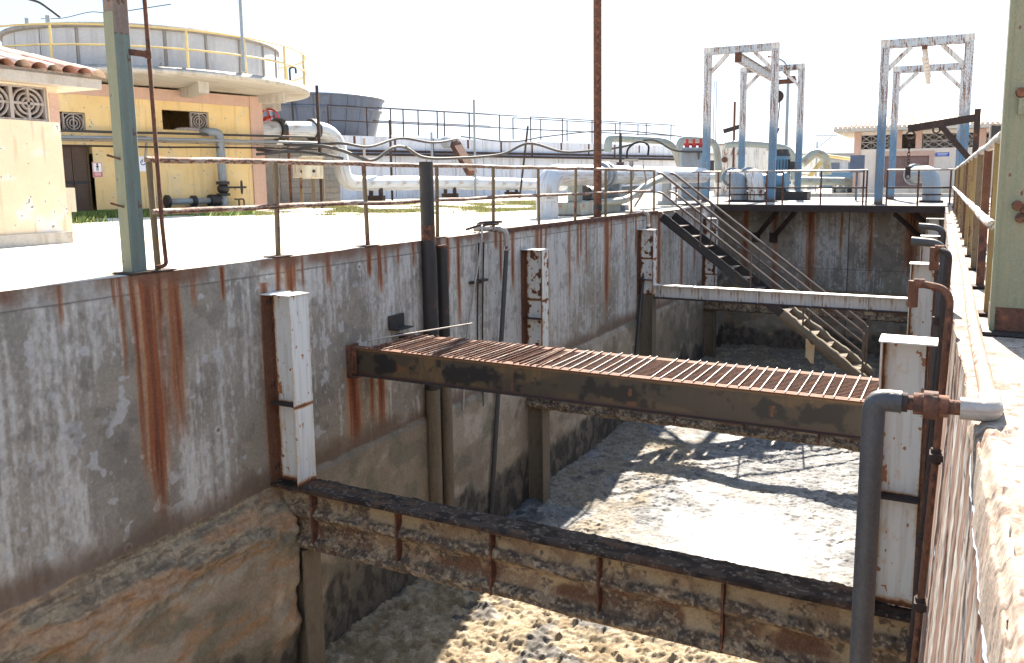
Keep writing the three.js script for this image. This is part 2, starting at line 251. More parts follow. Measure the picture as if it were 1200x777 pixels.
function wallColour(z, y, o, drp, seed, oldPaint = 1) {
  const a = fbm(z * 0.9, y * 0.9, 5, seed), b = fbm(z * 4.2, y * 4.2, 4, seed + 2), f = vn(z * 55, y * 55, seed + 4), st = fbm(z * 9, y * 0.55, 4, seed + 6), sf = fbm(z * 34, y * 2.2, 3, seed + 8);
  o[0] = 136; o[1] = 127; o[2] = 114;
  mixc(o, [116, 109, 100], ss(0.46, 0.56, fbm(z * 0.7 + 4, y * 1.3, 4, seed + 31)) * 0.8);
  mixc(o, [150, 141, 129], ss(0.5, 0.66, b) * 0.4);
  // old pale coat worn off in fine vertical runs; fuller far along, painting in skylight
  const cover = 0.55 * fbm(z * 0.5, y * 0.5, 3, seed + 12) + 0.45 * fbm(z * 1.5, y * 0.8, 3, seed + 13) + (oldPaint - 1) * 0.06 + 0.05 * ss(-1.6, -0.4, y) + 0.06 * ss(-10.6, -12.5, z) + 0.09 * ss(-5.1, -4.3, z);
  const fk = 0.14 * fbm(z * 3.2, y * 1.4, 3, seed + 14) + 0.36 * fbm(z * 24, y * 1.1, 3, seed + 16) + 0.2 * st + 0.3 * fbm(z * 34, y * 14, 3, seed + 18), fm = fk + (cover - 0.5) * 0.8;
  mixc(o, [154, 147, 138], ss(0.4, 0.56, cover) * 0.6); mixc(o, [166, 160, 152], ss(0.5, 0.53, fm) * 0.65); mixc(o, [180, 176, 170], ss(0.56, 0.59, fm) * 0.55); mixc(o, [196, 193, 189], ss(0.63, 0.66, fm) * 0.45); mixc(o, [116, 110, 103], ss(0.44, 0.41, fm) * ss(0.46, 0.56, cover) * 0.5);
  mixc(o, [168, 166, 164], ss(0.73, 0.745, fbm(z * 6, y * 6, 3, seed + 19)) * 0.8);
  // cast rim with its joint
  mixc(o, [150, 144, 136], ss(-0.19, -0.17, y) * 0.5); mixc(o, [88, 82, 76], ss(0.012, 0.003, Math.abs(y + 0.18 + 0.01 * (b - 0.5))) * 0.7);
  mixc(o, [84, 78, 72], ss(0.6, 0.72, fbm(z * 7, y * 6, 3, seed + 15)) * 0.25);
  // scuffs and form tie holes
  const hz = Math.round(z / 1.22) * 1.22, hy = Math.round((y + 0.25) / 0.8) * 0.8 - 0.25, hd = Math.hypot(z - hz - (h2(Math.round(z / 1.22), Math.round(y / 0.8), 5) - 0.5) * 0.2, y - hy - (h2(Math.round(z / 1.22), 9, 5) - 0.5) * 0.1);
  if (hd < 0.06 && h2(Math.round(z / 1.22), Math.round(y / 0.8), 21) > 0.55) { mixc(o, [188, 182, 174], 0.7 * ss(0.058, 0.045, hd) * ss(0.02, 0.035, hd) * h2(Math.round(z / 1.22), Math.round(y / 0.8), 8)); mixc(o, [84, 72, 62], ss(0.02, 0.01, hd) * 0.8); }
  for (const q of dripsNear(drp, z)) {
    const dz = q[0], dw = q[1], y0 = q[2], y1 = q[3], k = q[4];
    if (Math.abs(z - dz) > dw * 2.5 + 0.06 || y > y0 + 0.03 || y < y1 - 0.2) continue;
    const d = Math.abs(z - dz - 0.05 * (fbm(y * 1.6, dz * 3, 2, 71) - 0.5) * (0.4 + dw * 4)); if (d > dw * 2.4) continue;
    const ln = 1 - ss(y0 - (y0 - y1) * 0.55, y1, y), n = 0.25 + 1.5 * (fbm(z * 80, y * 2.2, 3, 72) - 0.12), w2 = dw * (0.75 + 0.5 * fbm(y * 2.4, dz, 2, 75));
    mixc(o, [158, 112, 76], Math.min(1, k * ln * n * 0.75 * ss(w2 * 2.2, w2 * 0.7, d))); mixc(o, [128, 68, 38], Math.min(1, k * ln * n * 1.1 * ss(w2 * 1.1, w2 * 0.8, d))); mixc(o, [80, 40, 26], Math.min(1, k * ln * n * 0.85 * ss(w2 * 0.55, w2 * 0.2, d + 0.3 * dw * (b - 0.5))));
  }
  // rusty rim
  mixc(o, [108, 76, 58], ss(-0.16, -0.02, y + 0.2 * (fbm(z * 5, y * 3, 3, seed + 20) - 0.5)) * ss(0.36, 0.5, fbm(z * 1.6, 3, 3, seed + 22)) * 0.8);
  o[0] += (f - 0.5) * 16; o[1] += (f - 0.5) * 16; o[2] += (f - 0.5) * 16;
}
function lowWall(z, y, o, seed) { // below the old water line
  const f = vn(z * 60, y * 60, seed + 4), b = fbm(z * 5, y * 5, 4, seed + 51), a = fbm(z * 1.1, y * 1.6, 4, seed + 53), near = ss(-7.6, -6.6, z);
  const crust = ss(-3.35, -3.05, y + 0.3 * (b - 0.5)) * near;
  o[0] = 146; o[1] = 134; o[2] = 118;
  mixc(o, [170, 160, 146], ss(0.5, 0.66, b) * 0.6); mixc(o, [112, 100, 84], ss(0.46, 0.62, a) * 0.6);
  mixc(o, [150, 110, 76], near * ss(0.5, 0.64, fbm(z * 2 + y * 4, y * 6 - z, 3, seed + 58)) * 0.5);
  mixc(o, [92, 92, 78], ss(0.55, 0.68, fbm(z * 3, y * 3, 4, seed + 59)) * 0.5);
  const c = [142, 124, 98]; const lam = fbm(z * 2.2, y * 30 + z * 1.5, 4, seed + 60); mixc(c, [106, 90, 72], ss(0.42, 0.62, lam) * 0.75); mixc(c, [168, 150, 122], ss(0.52, 0.7, fbm(z * 26, y * 40, 3, seed + 61)) * 0.45); mixc(c, [78, 66, 55], ss(0.56, 0.7, fbm(z * 9, y * 46, 3, seed + 62)) * 0.55); mixc(c, [166, 120, 84], ss(0.54, 0.66, fbm(z * 1.2, y * 6, 2, seed + 66)) * 0.5);
  mixc(o, c, crust);
  // black slime up to a ragged line
  const sl = y + 4.45 + 0.9 * (fbm(z * 1.5, y * 0.8, 4, seed + 70) - 0.5) + 0.25 * (b - 0.5);
  mixc(o, [62, 58, 54], ss(0.1, -0.12, sl) * (0.5 + 0.5 * ss(0.35, 0.55, fbm(z * 6, y * 4, 3, seed + 73)))); mixc(o, [96, 92, 84], ss(0.55, 0.65, fbm(z * 9, y * 5, 3, seed + 74)) * ss(0.1, -0.1, sl) * 0.6);
  o[0] += (f - 0.5) * 20; o[1] += (f - 0.5) * 20; o[2] += (f - 0.5) * 20;
}
function wallTexture(w, h, z0, z1, y0, y1, drp, seed, pal = 1, low = true) {
  return tex(w, h, (u, v, o) => {
    const z = z0 + (z1 - z0) * u, y = y0 + (y1 - y0) * v, e = y + 2.72 + 0.05 * (fbm(z * 7, y * 4, 3, seed + 80) - 0.5);
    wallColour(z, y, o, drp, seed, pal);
    if (!low) return;
    mixc(o, [92, 74, 60], ss(0.34, 0.02, e + 0.3 * (fbm(z * 2.6, y * 3, 4, seed + 81) - 0.5)) * 0.75);
    if (e < 0) { const q = [0, 0, 0]; lowWall(z, y, q, seed); mixc(o, q, ss(0, -0.03, e)); }
  }, true, false);
}
function leftX(y, z) {
  const near = ss(-7.05, -6.8, z), t = ss(-2.72, -3.12, y), b = fbm(z * 6, y * 9, 4, 91) - 0.5;
  const lump = near * (0.25 * t + ss(-2.7, -2.85, y) * ss(-3.5, -3.2, y) * (0.1 * b + 0.06 * (fbm(z * 16, y * 44, 3, 96) - 0.5) + 0.06 * (fbm(z * 2.5, y * 22, 3, 95) - 0.5)) + ss(-6.0, -6.7, z) * ss(-2.8, -3.2, y) * ss(-5.2, -4.2, y) * 0.22 * fbm(z * 3, y * 3, 3, 97));
  return XL + lump + (1 - near) * 0.05 * ss(-2.74, -2.79, y) + 0.006 * (fbm(z * 9, y * 9, 3, 93) - 0.5) + 0.03 * t * b * near;
}
{
  const zc = -13.35, top = 0;
  const mk = (z0, z1, nu, nv, w, h) => {
    const g = grid(nu, nv, (u, v) => { const z = z0 + (z1 - z0) * u, y = YB + (top - YB) * v; return [leftX(y, z), y, z]; });
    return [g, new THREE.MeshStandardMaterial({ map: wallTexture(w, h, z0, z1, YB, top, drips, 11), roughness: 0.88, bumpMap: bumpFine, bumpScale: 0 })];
  };
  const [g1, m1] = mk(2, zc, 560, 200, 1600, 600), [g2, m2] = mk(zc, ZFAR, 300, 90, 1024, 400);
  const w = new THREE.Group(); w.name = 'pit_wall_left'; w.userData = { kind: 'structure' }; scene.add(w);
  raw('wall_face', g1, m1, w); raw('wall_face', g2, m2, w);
  const topM = new THREE.MeshStandardMaterial({ roughness: 0.9, map: tex(512, 512, (u, v, o) => { const b = fbm(u * 12, v * 30, 4, 3, 12, 30); o[0] = 176; o[1] = 168; o[2] = 156; mixc(o, [128, 108, 90], ss(0.5, 0.7, b)); mixc(o, [112, 72, 48], ss(0.93, 0.99, u + 0.06 * (b - 0.5))); }) });
  raw('wall_top', grid(6, 400, (u, v) => { const z = 2 + (ZFAR - 2) * v; return [XL - 0.36 + 0.362 * u, u > 0.99 ? -0.006 : 0.004 * fbm(z * 4, u * 6, 3, 4), z]; }), topM, w);
}
{ // right wall: rust-run plaster, and the walk on top with a crumbling edge
  const mk = (z0, z1, nu, nv, w, h, seed) => {
    const rd = []; SEED = 99; for (let i = 0; i < 90; i++) rd.push([rr(-28, 2), rr(0.02, 0.1), 0, -rr(0.8, 4), rr(0.4, 1)]);
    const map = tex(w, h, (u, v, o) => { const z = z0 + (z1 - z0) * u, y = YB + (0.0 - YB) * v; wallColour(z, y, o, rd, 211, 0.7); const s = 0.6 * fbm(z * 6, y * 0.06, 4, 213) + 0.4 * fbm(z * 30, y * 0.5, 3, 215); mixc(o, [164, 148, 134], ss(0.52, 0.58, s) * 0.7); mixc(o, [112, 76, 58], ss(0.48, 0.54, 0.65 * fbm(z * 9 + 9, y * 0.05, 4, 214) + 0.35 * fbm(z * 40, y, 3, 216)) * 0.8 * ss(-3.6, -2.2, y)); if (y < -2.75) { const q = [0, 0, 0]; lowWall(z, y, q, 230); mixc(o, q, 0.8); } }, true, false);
    const g = grid(nu, nv, (u, v) => { const z = z0 + (z1 - z0) * u, e = edgeX(z), tp = -0.202 * ss(-3.5, -3.05, z + 0.5 * (fbm(z * 3, 2, 2, 240) - 0.5)), y = YB + (tp - YB) * v; return [rightX(y, z) + e * ss(-0.5, 0, y) + 0.012 * (fbm(z * 16, y * 0.12, 4, 217) - 0.5) + 0.01 * (fbm(z * 22, y * 22, 3, 219) - 0.5), y, z]; });
    return [g, new THREE.MeshStandardMaterial({ map, roughness: 0.9 })];
  };
  function edgeX(z) { return 0.03 * (fbm(z * 6, 3, 4, 218) - 0.5); }
  const w = new THREE.Group(); w.name = 'pit_wall_right'; w.userData = { kind: 'structure' }; scene.add(w);
  const [g1, m1] = mk(-5, 2, 420, 130, 640, 800), [g2, m2] = mk(ZFAR, -5, 300, 60, 900, 220);
  raw('wall_face', g1, m1, w); raw('wall_face', g2, m2, w);
  const tm = tex(768, 768, (u, v, o) => { const a = 0.5 * fbm(u * 9, v * 9, 5, 221, 9) + 0.5 * fbm(u * 40, v * 40, 4, 222, 40), b = fbm(u * 90, v * 90, 3, 223, 90), f = vn(u * 384, v * 384, 227, 384); o[0] = 150; o[1] = 136; o[2] = 122; mixc(o, [126, 106, 92], ss(0.49, 0.55, a) * 0.5); mixc(o, [172, 162, 150], ss(0.54, 0.68, b) * 0.6); mixc(o, [104, 76, 62], ss(0.55, 0.66, 0.6 * fbm(u * 12, v * 12, 4, 225, 12) + 0.4 * b) * 0.8); mixc(o, [92, 78, 68], ss(0.62, 0.68, 0.5 * b + 0.5 * f) * 0.7); mixc(o, [80, 66, 58], ss(0.7, 0.74, fbm(u * 60, v * 60, 2, 229, 60)) * 0.7); o[0] += (f - 0.5) * 56; o[1] += (f - 0.5) * 56; o[2] += (f - 0.5) * 56; });
  const wk = grid(96, 1100, (u, v) => {
    const z = 2 - 29.4 * Math.pow(v, 1.6), k = ss(-3.5, -3.05, z + 0.5 * (fbm(z * 3, 2, 2, 240) - 0.5)), e = edgeX(z), n = 0.016 * (fbm(z * 9, 7, 4, 241) - 0.5), i = u * 96; const P = [[0.096, 0, 0.0, -0.2], [0.102, -0.006, 0.002, -0.1], [0.106, -0.003, 0.004, -0.05], [0.112, 0, 0.004, -0.04], [0.125, 0, -0.002, -0.042], [0.14, 0, -0.008, -0.015], [0.15, 0, -0.012, -0.002]];
    let x, y; if (i < 6.999) { const q = P[Math.floor(i + 1e-6)]; x = q[0] + q[2] * k + (i > 1.5 ? n * (0.3 + k) : 0); y = q[1] + (q[3] - q[1]) * k + 0.008 * k * (fbm(z * 14, i, 3, 243) - 0.5); } else { const t = (i - 7) / 89; x = 0.16 - 0.012 * k + n * (0.3 + k) * (1 - t) + 2.3 * t * t; y = 0; }
    const near = ss(-9, -3, z), pit = ss(0.68, 0.72, fbm(x * 26, z * 14, 3, 247)); return [x + e + 0.048 * ss(-6.5, -2.6, z), y + near * (0.006 * (fbm(x * 40, z * 40, 3, 235) - 0.5) - 0.012 * pit) + 0.008 * (fbm(x * 3, z * 3, 3, 236) - 0.5), z];
  });
  { const uv = wk.attributes.uv, q = wk.attributes.position; for (let i = 0; i < uv.count; i++) uv.setXY(i, (q.getX(i) - q.getY(i)) / 2.2, q.getZ(i) / 2.2); }
  raw('wall_top', wk, new THREE.MeshStandardMaterial({ map: tm, roughness: 0.92, bumpMap: bumpFine, bumpScale: 0.001 }), w);
}
{ // end walls
  const fd = [[-5.2, 0.1, 0, -4, 0.4], [-4.05, 0.14, 0, -4.3, 0.55], [-1.0, 0.2, 0, -2.6, 0.6], [-2.2, 0.06, 0, -3, 0.5], [-6.2, 0.1, 0, -3, 0.6], [-3.1, 0.04, 0, -2, 0.5]];
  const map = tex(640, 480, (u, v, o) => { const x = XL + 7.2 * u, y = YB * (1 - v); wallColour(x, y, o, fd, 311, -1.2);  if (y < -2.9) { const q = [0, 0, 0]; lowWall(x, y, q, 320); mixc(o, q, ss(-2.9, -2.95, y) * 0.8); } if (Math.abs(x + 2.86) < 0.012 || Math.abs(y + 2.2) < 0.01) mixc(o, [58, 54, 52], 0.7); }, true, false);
  structure('pit_wall_far', grid(80, 60, (u, v) => { const x = XL - 0.1 + 7.5 * u, y = YB - YB * v; return [x, y, ZFAR + 0.03 * (fbm(x * 2, y * 2, 3, 318) - 0.5)]; }), new THREE.MeshStandardMaterial({ map, roughness: 0.9 }));
  structure('pit_wall_near', grid(4, 4, (u, v) => [0.2 - 7.4 * u, YB - YB * v, 2]), M.concGrey);
}
{ // sludge
  const z0 = -6.3, z1 = -28.9, x0 = -7.25, x1 = 0.1;
  const tan = (x, z) => Math.min(1, ss(-11.4, -9.6, z + 0.9 * (x + 3.6) / -3.6 + 2.4 * (fbm(x * 0.9, z * 0.9, 3, 401) - 0.5)) + 0.45 * ss(0.52, 0.62, fbm(x * 0.8 + 3, z * 0.6, 3, 403)) * ss(-3.9, -4.9, x + 0.9 * (fbm(z, x, 2, 404) - 0.5)) + 0.2 * ss(0.62, 0.68, fbm(x * 1.1, z * 1.1, 3, 406)));
  const H = (x, z) => {
    const t = tan(x, z), far = ss(-19, -22, z), wx = x + 0.25 * (fbm(x * 3, z * 3, 3, 407) - 0.5), wz = z + 0.25 * (fbm(x * 3, z * 3, 3, 409) - 0.5);
    const c1 = cell(wx * 3.6, wz * 3.6, 411), c2 = cell(wx * 8.5, wz * 8.5, 413), c3 = cell(wx * 20, wz * 20, 419), q = fbm(x * 1.7, z * 1.7, 3, 427);
    const bil = (f, sd) => Math.abs(2 * vn(wx * f, wz * f, sd) - 1);
    const sm = 1 - 0.92 * Math.exp(-(((x + 2.9) / 1.5) ** 2) - ((z + 13.2) / 1.7) ** 2); const lump = 0.12 * (fbm(x * 3, z * 3, 5, 463) - 0.3) + 0.09 * (fbm(x * 9, z * 9, 4, 465) - 0.3) + 0.07 * fbm(x * 22, z * 22, 3, 467) + (c2[2] > 0.78 ? 0.1 * Math.max(0, 0.3 + 0.3 * q - c2[0]) : 0) + (c3[2] > 0.7 ? 0.035 * Math.max(0, 0.6 - c3[0]) : 0);
    const rip = fbm(x * 2.6 + 0.8 * z, z * 3.4, 4, 441), rip2 = fbm(x * 7 - 1.5 * z, z * 8, 3, 442), fl = ss(0.42, 0.62, fbm(x * 0.8, z * 0.8, 2, 461));
    const sheet = sm * ((0.012 + 0.03 * fl) * ridge(x * 1.8 + z, z * 2.6, 3, 415) - 0.02 * ss(0.025, 0.0, Math.abs(rip - 0.5)) - 0.016 * ss(0.03, 0.0, Math.abs(rip2 - 0.5)) + (0.45 + 0.55 * fl) * (0.085 * (fbm(x * 6 + z, z * 8, 4, 471) - 0.5) + 0.045 * (fbm(x * 20, z * 24, 3, 473) - 0.5)) + fl * 0.01 * (1 - c3[0]));
    return YS - 0.12 + 0.2 * (fbm(x * 0.6, z * 0.6, 3, 423) - 0.5) + lump * (0.1 + 0.9 * Math.max(t, far)) + sheet * (1 - 0.7 * t) + far * 0.2 * fbm(x * 2, z * 2, 3, 425);
  };
  const map = tex(800, 1600, (u, v, o) => {
    const x = x0 + (x1 - x0) * u, z = z0 + (z1 - z0) * v, t = tan(x, z), far = ss(-18.6, -20.4, z + 2 * (fbm(x, z, 3, 431) - 0.5)), b = fbm(x * 7, z * 7, 4, 433), c2 = cell(x * 10, z * 10, 413), f = vn(x * 70, z * 70, 435);
    o[0] = 102; o[1] = 104; o[2] = 106; mixc(o, [128, 129, 130], ss(0.45, 0.6, b) * 0.8); mixc(o, [84, 85, 86], ss(0.52, 0.62, fbm(x * 5 + z, z * 6, 4, 455)) * 0.6);
    mixc(o, [130, 116, 94], t * 0.92); mixc(o, [102, 88, 68], t * ss(0.5, 0.65, fbm(x * 4, z * 4, 4, 437)) * 0.7); mixc(o, [152, 142, 124], t * ss(0.52, 0.62, fbm(x * 9, z * 9, 3, 438)) * 0.55);
    mixc(o, [56, 56, 58], ss(0.03, 0.005, Math.abs(fbm(x * 2.6 + 0.8 * z, z * 3.4, 4, 441) - 0.5)) * (1 - t) * 0.7); mixc(o, [66, 66, 66], ss(0.022, 0.004, Math.abs(fbm(x * 7 - 1.5 * z, z * 8, 3, 442) - 0.5)) * (1 - t) * 0.55);
    mixc(o, [70, 64, 58], ss(0.05, 0.0, c2[1]) * 0.45); mixc(o, [58, 58, 60], ss(0.66, 0.72, fbm(x * 2.4, z * 2.4, 4, 443)) * 0.7);
    mixc(o, [118, 106, 90], far * (0.5 + 0.4 * ss(0.4, 0.6, fbm(x * 3, z * 3, 3, 447)))); mixc(o, [150, 138, 118], far * ss(0.6, 0.68, fbm(x * 5, z * 5, 3, 449)) * 0.7);
    o[0] += (f - 0.5) * 24; o[1] += (f - 0.5) * 24; o[2] += (f - 0.5) * 24;
  }, true);
  map.wrapS = map.wrapT = THREE.MirroredRepeatWrapping;
  const rm = tex(512, 1024, (u, v, o) => { const x = x0 + (x1 - x0) * u, z = z0 + (z1 - z0) * v, t = tan(x, z), b = fbm(x * 3, z * 3, 4, 451); const sm = Math.exp(-(((x + 2.9) / 1.5) ** 2) - ((z + 13.2) / 1.7) ** 2); o[0] = o[1] = o[2] = 255 * Math.min(1, 0.84 - 0.32 * sm + 0.15 * t + 0.35 * (b - 0.5) - 0.25 * ss(0.6, 0.7, fbm(x * 2.4, z * 2.4, 4, 443))); }, false);
  rm.wrapS = rm.wrapT = THREE.MirroredRepeatWrapping;
  const sm = new THREE.MeshPhysicalMaterial({ map, roughness: 1, roughnessMap: rm, specularIntensity: 0.6 });
  const sl = new THREE.Group(); sl.name = 'sludge'; sl.userData = { kind: 'structure' }; scene.add(sl);
  raw('surface', grid(280, 800, (u, v) => { const x = x0 + (x1 - x0) * u, z = z0 + (z1 - z0) * v; return [x, H(x, z), z]; }), sm, sl);
  const fg = grid(80, 90, (u, v) => { const x = x0 + (x1 - x0) * u, z = 2.05 + (z0 - 2.05) * v; return [x, H(x, z), z]; });
  const uv = fg.attributes.uv, p = fg.attributes.position; for (let i = 0; i < uv.count; i++) uv.setXY(i, (p.getX(i) - x0) / (x1 - x0), (p.getZ(i) - z0) / (z1 - z0)); raw('surface', fg, sm, sl);
}
{ // the yard, one sheet round the pit
  const s = new THREE.Shape(); s.moveTo(-500, -500); s.lineTo(500, -500); s.lineTo(500, 500); s.lineTo(-500, 500); s.closePath();
  const h = new THREE.Path(); h.moveTo(-7.35, -1.95); h.lineTo(-7.35, 28.6); h.lineTo(2.4, 28.6); h.lineTo(2.4, -1.95); h.closePath(); s.holes.push(h);
  const g = new THREE.ShapeGeometry(s); g.rotateX(-Math.PI / 2); g.translate(0, -0.02, 0);
  const uv = g.attributes.uv, p = g.attributes.position; for (let i = 0; i < uv.count; i++) uv.setXY(i, p.getX(i) / 9, p.getZ(i) / 9);
  const map = tex(1024, 1024, (u, v, o) => { const a = fbm(u * 5, v * 5, 5, 501, 5), b = fbm(u * 40, v * 40, 4, 503, 40), f = vn(u * 512, v * 512, 505, 512); o[0] = 190; o[1] = 184; o[2] = 172; mixc(o, [168, 156, 138], ss(0.46, 0.66, a) * 0.6); mixc(o, [150, 138, 120], ss(0.58, 0.7, b) * 0.4); o[0] += (f - 0.5) * 20; o[1] += (f - 0.5) * 20; o[2] += (f - 0.5) * 20; });
  structure('ground', g, new THREE.MeshStandardMaterial({ map, roughness: 0.95, bumpMap: bumpFine, bumpScale: 0.01 }));
}

// ---------------------------------------------------------------- steel frames in the pit
function plateTex(seed, heavy, edgeL, edgeR) { // white paint, rust creeping in from the welded edges and the foot, in metres (0.45 wide, 2.4 high)
  return new THREE.MeshStandardMaterial({ roughness: 0.5, bumpMap: bumpPit, bumpScale: 0.0006, map: tex(160, 800, (u, v, o) => {
    const x = u * 0.45, y = v * 2.4, b = fbm(x * 9, y * 9, 4, seed), f = fbm(x * 40, y * 40, 3, seed + 2), st = fbm(x * 30, y * 2, 3, seed + 4);
    o[0] = 208; o[1] = 208; o[2] = 204; mixc(o, [184, 180, 172], ss(0.45, 0.7, st) * 0.5);
    const e = Math.max(edgeL * (1 - x / 0.075), edgeR * (1 - (0.45 - x) / 0.075), 1 - y / 0.09, 0.9 - Math.abs(y - 0.955) / 0.05, 0.5 - (2.4 - y) / 0.05, ss(0.6, 0.72, b) * heavy * 1.2, 0) + (0.4 + 0.8 * heavy) * (b - 0.5) + (0.2 + 0.3 * heavy) * (f - 0.5) + heavy * 0.2;
    mixc(o, [186, 150, 112], ss(0.15, 0.5, e) * 0.75); mixc(o, [130, 82, 52], ss(0.48, 0.66, e)); mixc(o, [84, 54, 42], ss(0.66, 0.9, e) * 0.8); mixc(o, [150, 92, 56], ss(0.76, 0.79, fbm(x * 14, y * 14, 3, seed + 9)) * 0.9);
    const n = vn(x * 300, y * 300, seed); o[0] += (n - 0.5) * 8; o[1] += (n - 0.5) * 8; o[2] += (n - 0.5) * 8; }, true, true) });
}
const PL = { web: plateTex(1201, 0.1, 0.9, 0.5), flange: plateTex(1301, 0.05, 0.35, 0.35), webOld: plateTex(1401, 0.75, 1, 0.8), flangeOld: plateTex(1501, 0.4, 0.7, 0.7) };
function plate(name, g, mat, t, ax) { const p = g.attributes.position, uv = g.attributes.uv; g.computeBoundingBox(); const b = g.boundingBox; for (let i = 0; i < p.count; i++) uv.setXY(i, (p.getComponent(i, ax) - b.min.getComponent(ax)) / (b.max.getComponent(ax) - b.min.getComponent(ax)), (p.getY(i) - b.min.y) / 2.4); return raw(name, g, mat, t); }
function stanchion(side, z, label, { yTop = -0.39, yBot = -2.66, split = null, old = false }) {
  const t = thing('wall_stanchion', label, 'stanchion', 'steel stanchions standing against the pit walls');
  const wx = side < 0 ? XL + 0.012 : rightX(yTop), s = side < 0 ? 1 : -1, D = 0.44, hb = 0.15;
  const xw = (y) => (side < 0 ? XL + 0.012 : rightX(y) - 0.012), xf = side < 0 ? XL + D : -0.385;
  const slab = (x0, x1, y0, y1, z0, z1) => B(Math.min(x0, x1), Math.max(x0, x1), y0, y1, z0, z1);
  const mats = old ? [M.whiteRust, M.rustDark] : [M.white, M.white];
  const yb2 = split ?? yBot;
  part('wall_flange', slab(xw(yBot), xw(yBot) + s * 0.016, yb2, yTop, z - hb, z + hb), M.rustOrange, t);
  plate('web', slab(xw(yBot) + s * 0.018, xf - s * 0.016, yb2, yTop - 0.014, z - 0.007, z + 0.007), old ? PL.webOld : PL.web, t, 0);
  plate('front_flange', slab(xf - s * 0.016, xf, yb2, yTop - 0.014, z - hb, z + hb), old ? PL.flangeOld : PL.flange, t, 2);
  part('cap_plate', slab(xw(yTop) - 0.0, xf + s * 0.012, yTop - 0.012, yTop, z - hb - 0.012, z + hb + 0.012), M.white, t);
  part('stiffener', slab(xw(yBot) + s * 0.02, xf - s * 0.018, -1.705, -1.69, z + 0.009, z + hb - 0.012), M.rustDark, t);
  part('weld_rust', slab(xw(yBot) + s * 0.02, xw(yBot) + s * 0.035, yb2 + 0.02, yTop - 0.03, z + 0.009, z + 0.02), M.rustOrange, t);
  if (split !== null) {
    part('lower_shaft', [slab(xw(yBot), xw(yBot) + s * 0.02, yBot, split - 0.002, z - hb, z + hb), slab(xw(yBot) + s * 0.02, xf - s * 0.018, yBot, split - 0.002, z - 0.01, z + 0.01), slab(xf - s * 0.02, xf, yBot, split - 0.002, z - hb, z + hb)], M.concCrust, t);
  }
  return t;
}
stanchion(-1, ZF[0], 'white stanchion with rusty wall edge on the crusted beam beside the green column', {});
stanchion(-1, ZF[1], 'white peeling stanchion on the left wall behind the grating walkway', { split: -2.3, yBot: -5.5, old: true });
stanchion(-1, ZF[2], 'white stanchion on the left wall holding the white cross beam', { split: -2.1, yBot: -5.5, old: true });
stanchion(-1, ZF[3], 'rust streaked stanchion on the left wall behind the stairs', { split: -3.2, yBot: -5.5, old: true });
stanchion(1, ZF[0], 'large white stanchion on the right wall behind the thick dark pipe', {});
stanchion(1, ZF[1], 'white stanchion on the right wall behind the rusty spray nozzle', {});
stanchion(1, ZF[2], 'white stanchion on the right wall at the end of the white cross beam', {});
stanchion(1, ZF[3], 'short white stanchion on the right wall under the platform corner', { yTop: -0.3 });
{ // lower column below the first beam
  const t = thing('lower_column', 'pale crusted column below the near crusted beam at the left wall', 'column');
  part('front_flange', B(XL + 0.42, XL + 0.45, -5.6, -3.46, ZF[0] - 0.15, ZF[0] + 0.13), M.concCrust, t);
  part('web', B(XL + 0.1, XL + 0.42, -5.6, -3.46, ZF[0] - 0.02, ZF[0] + 0.02), M.concCrust, t);
}
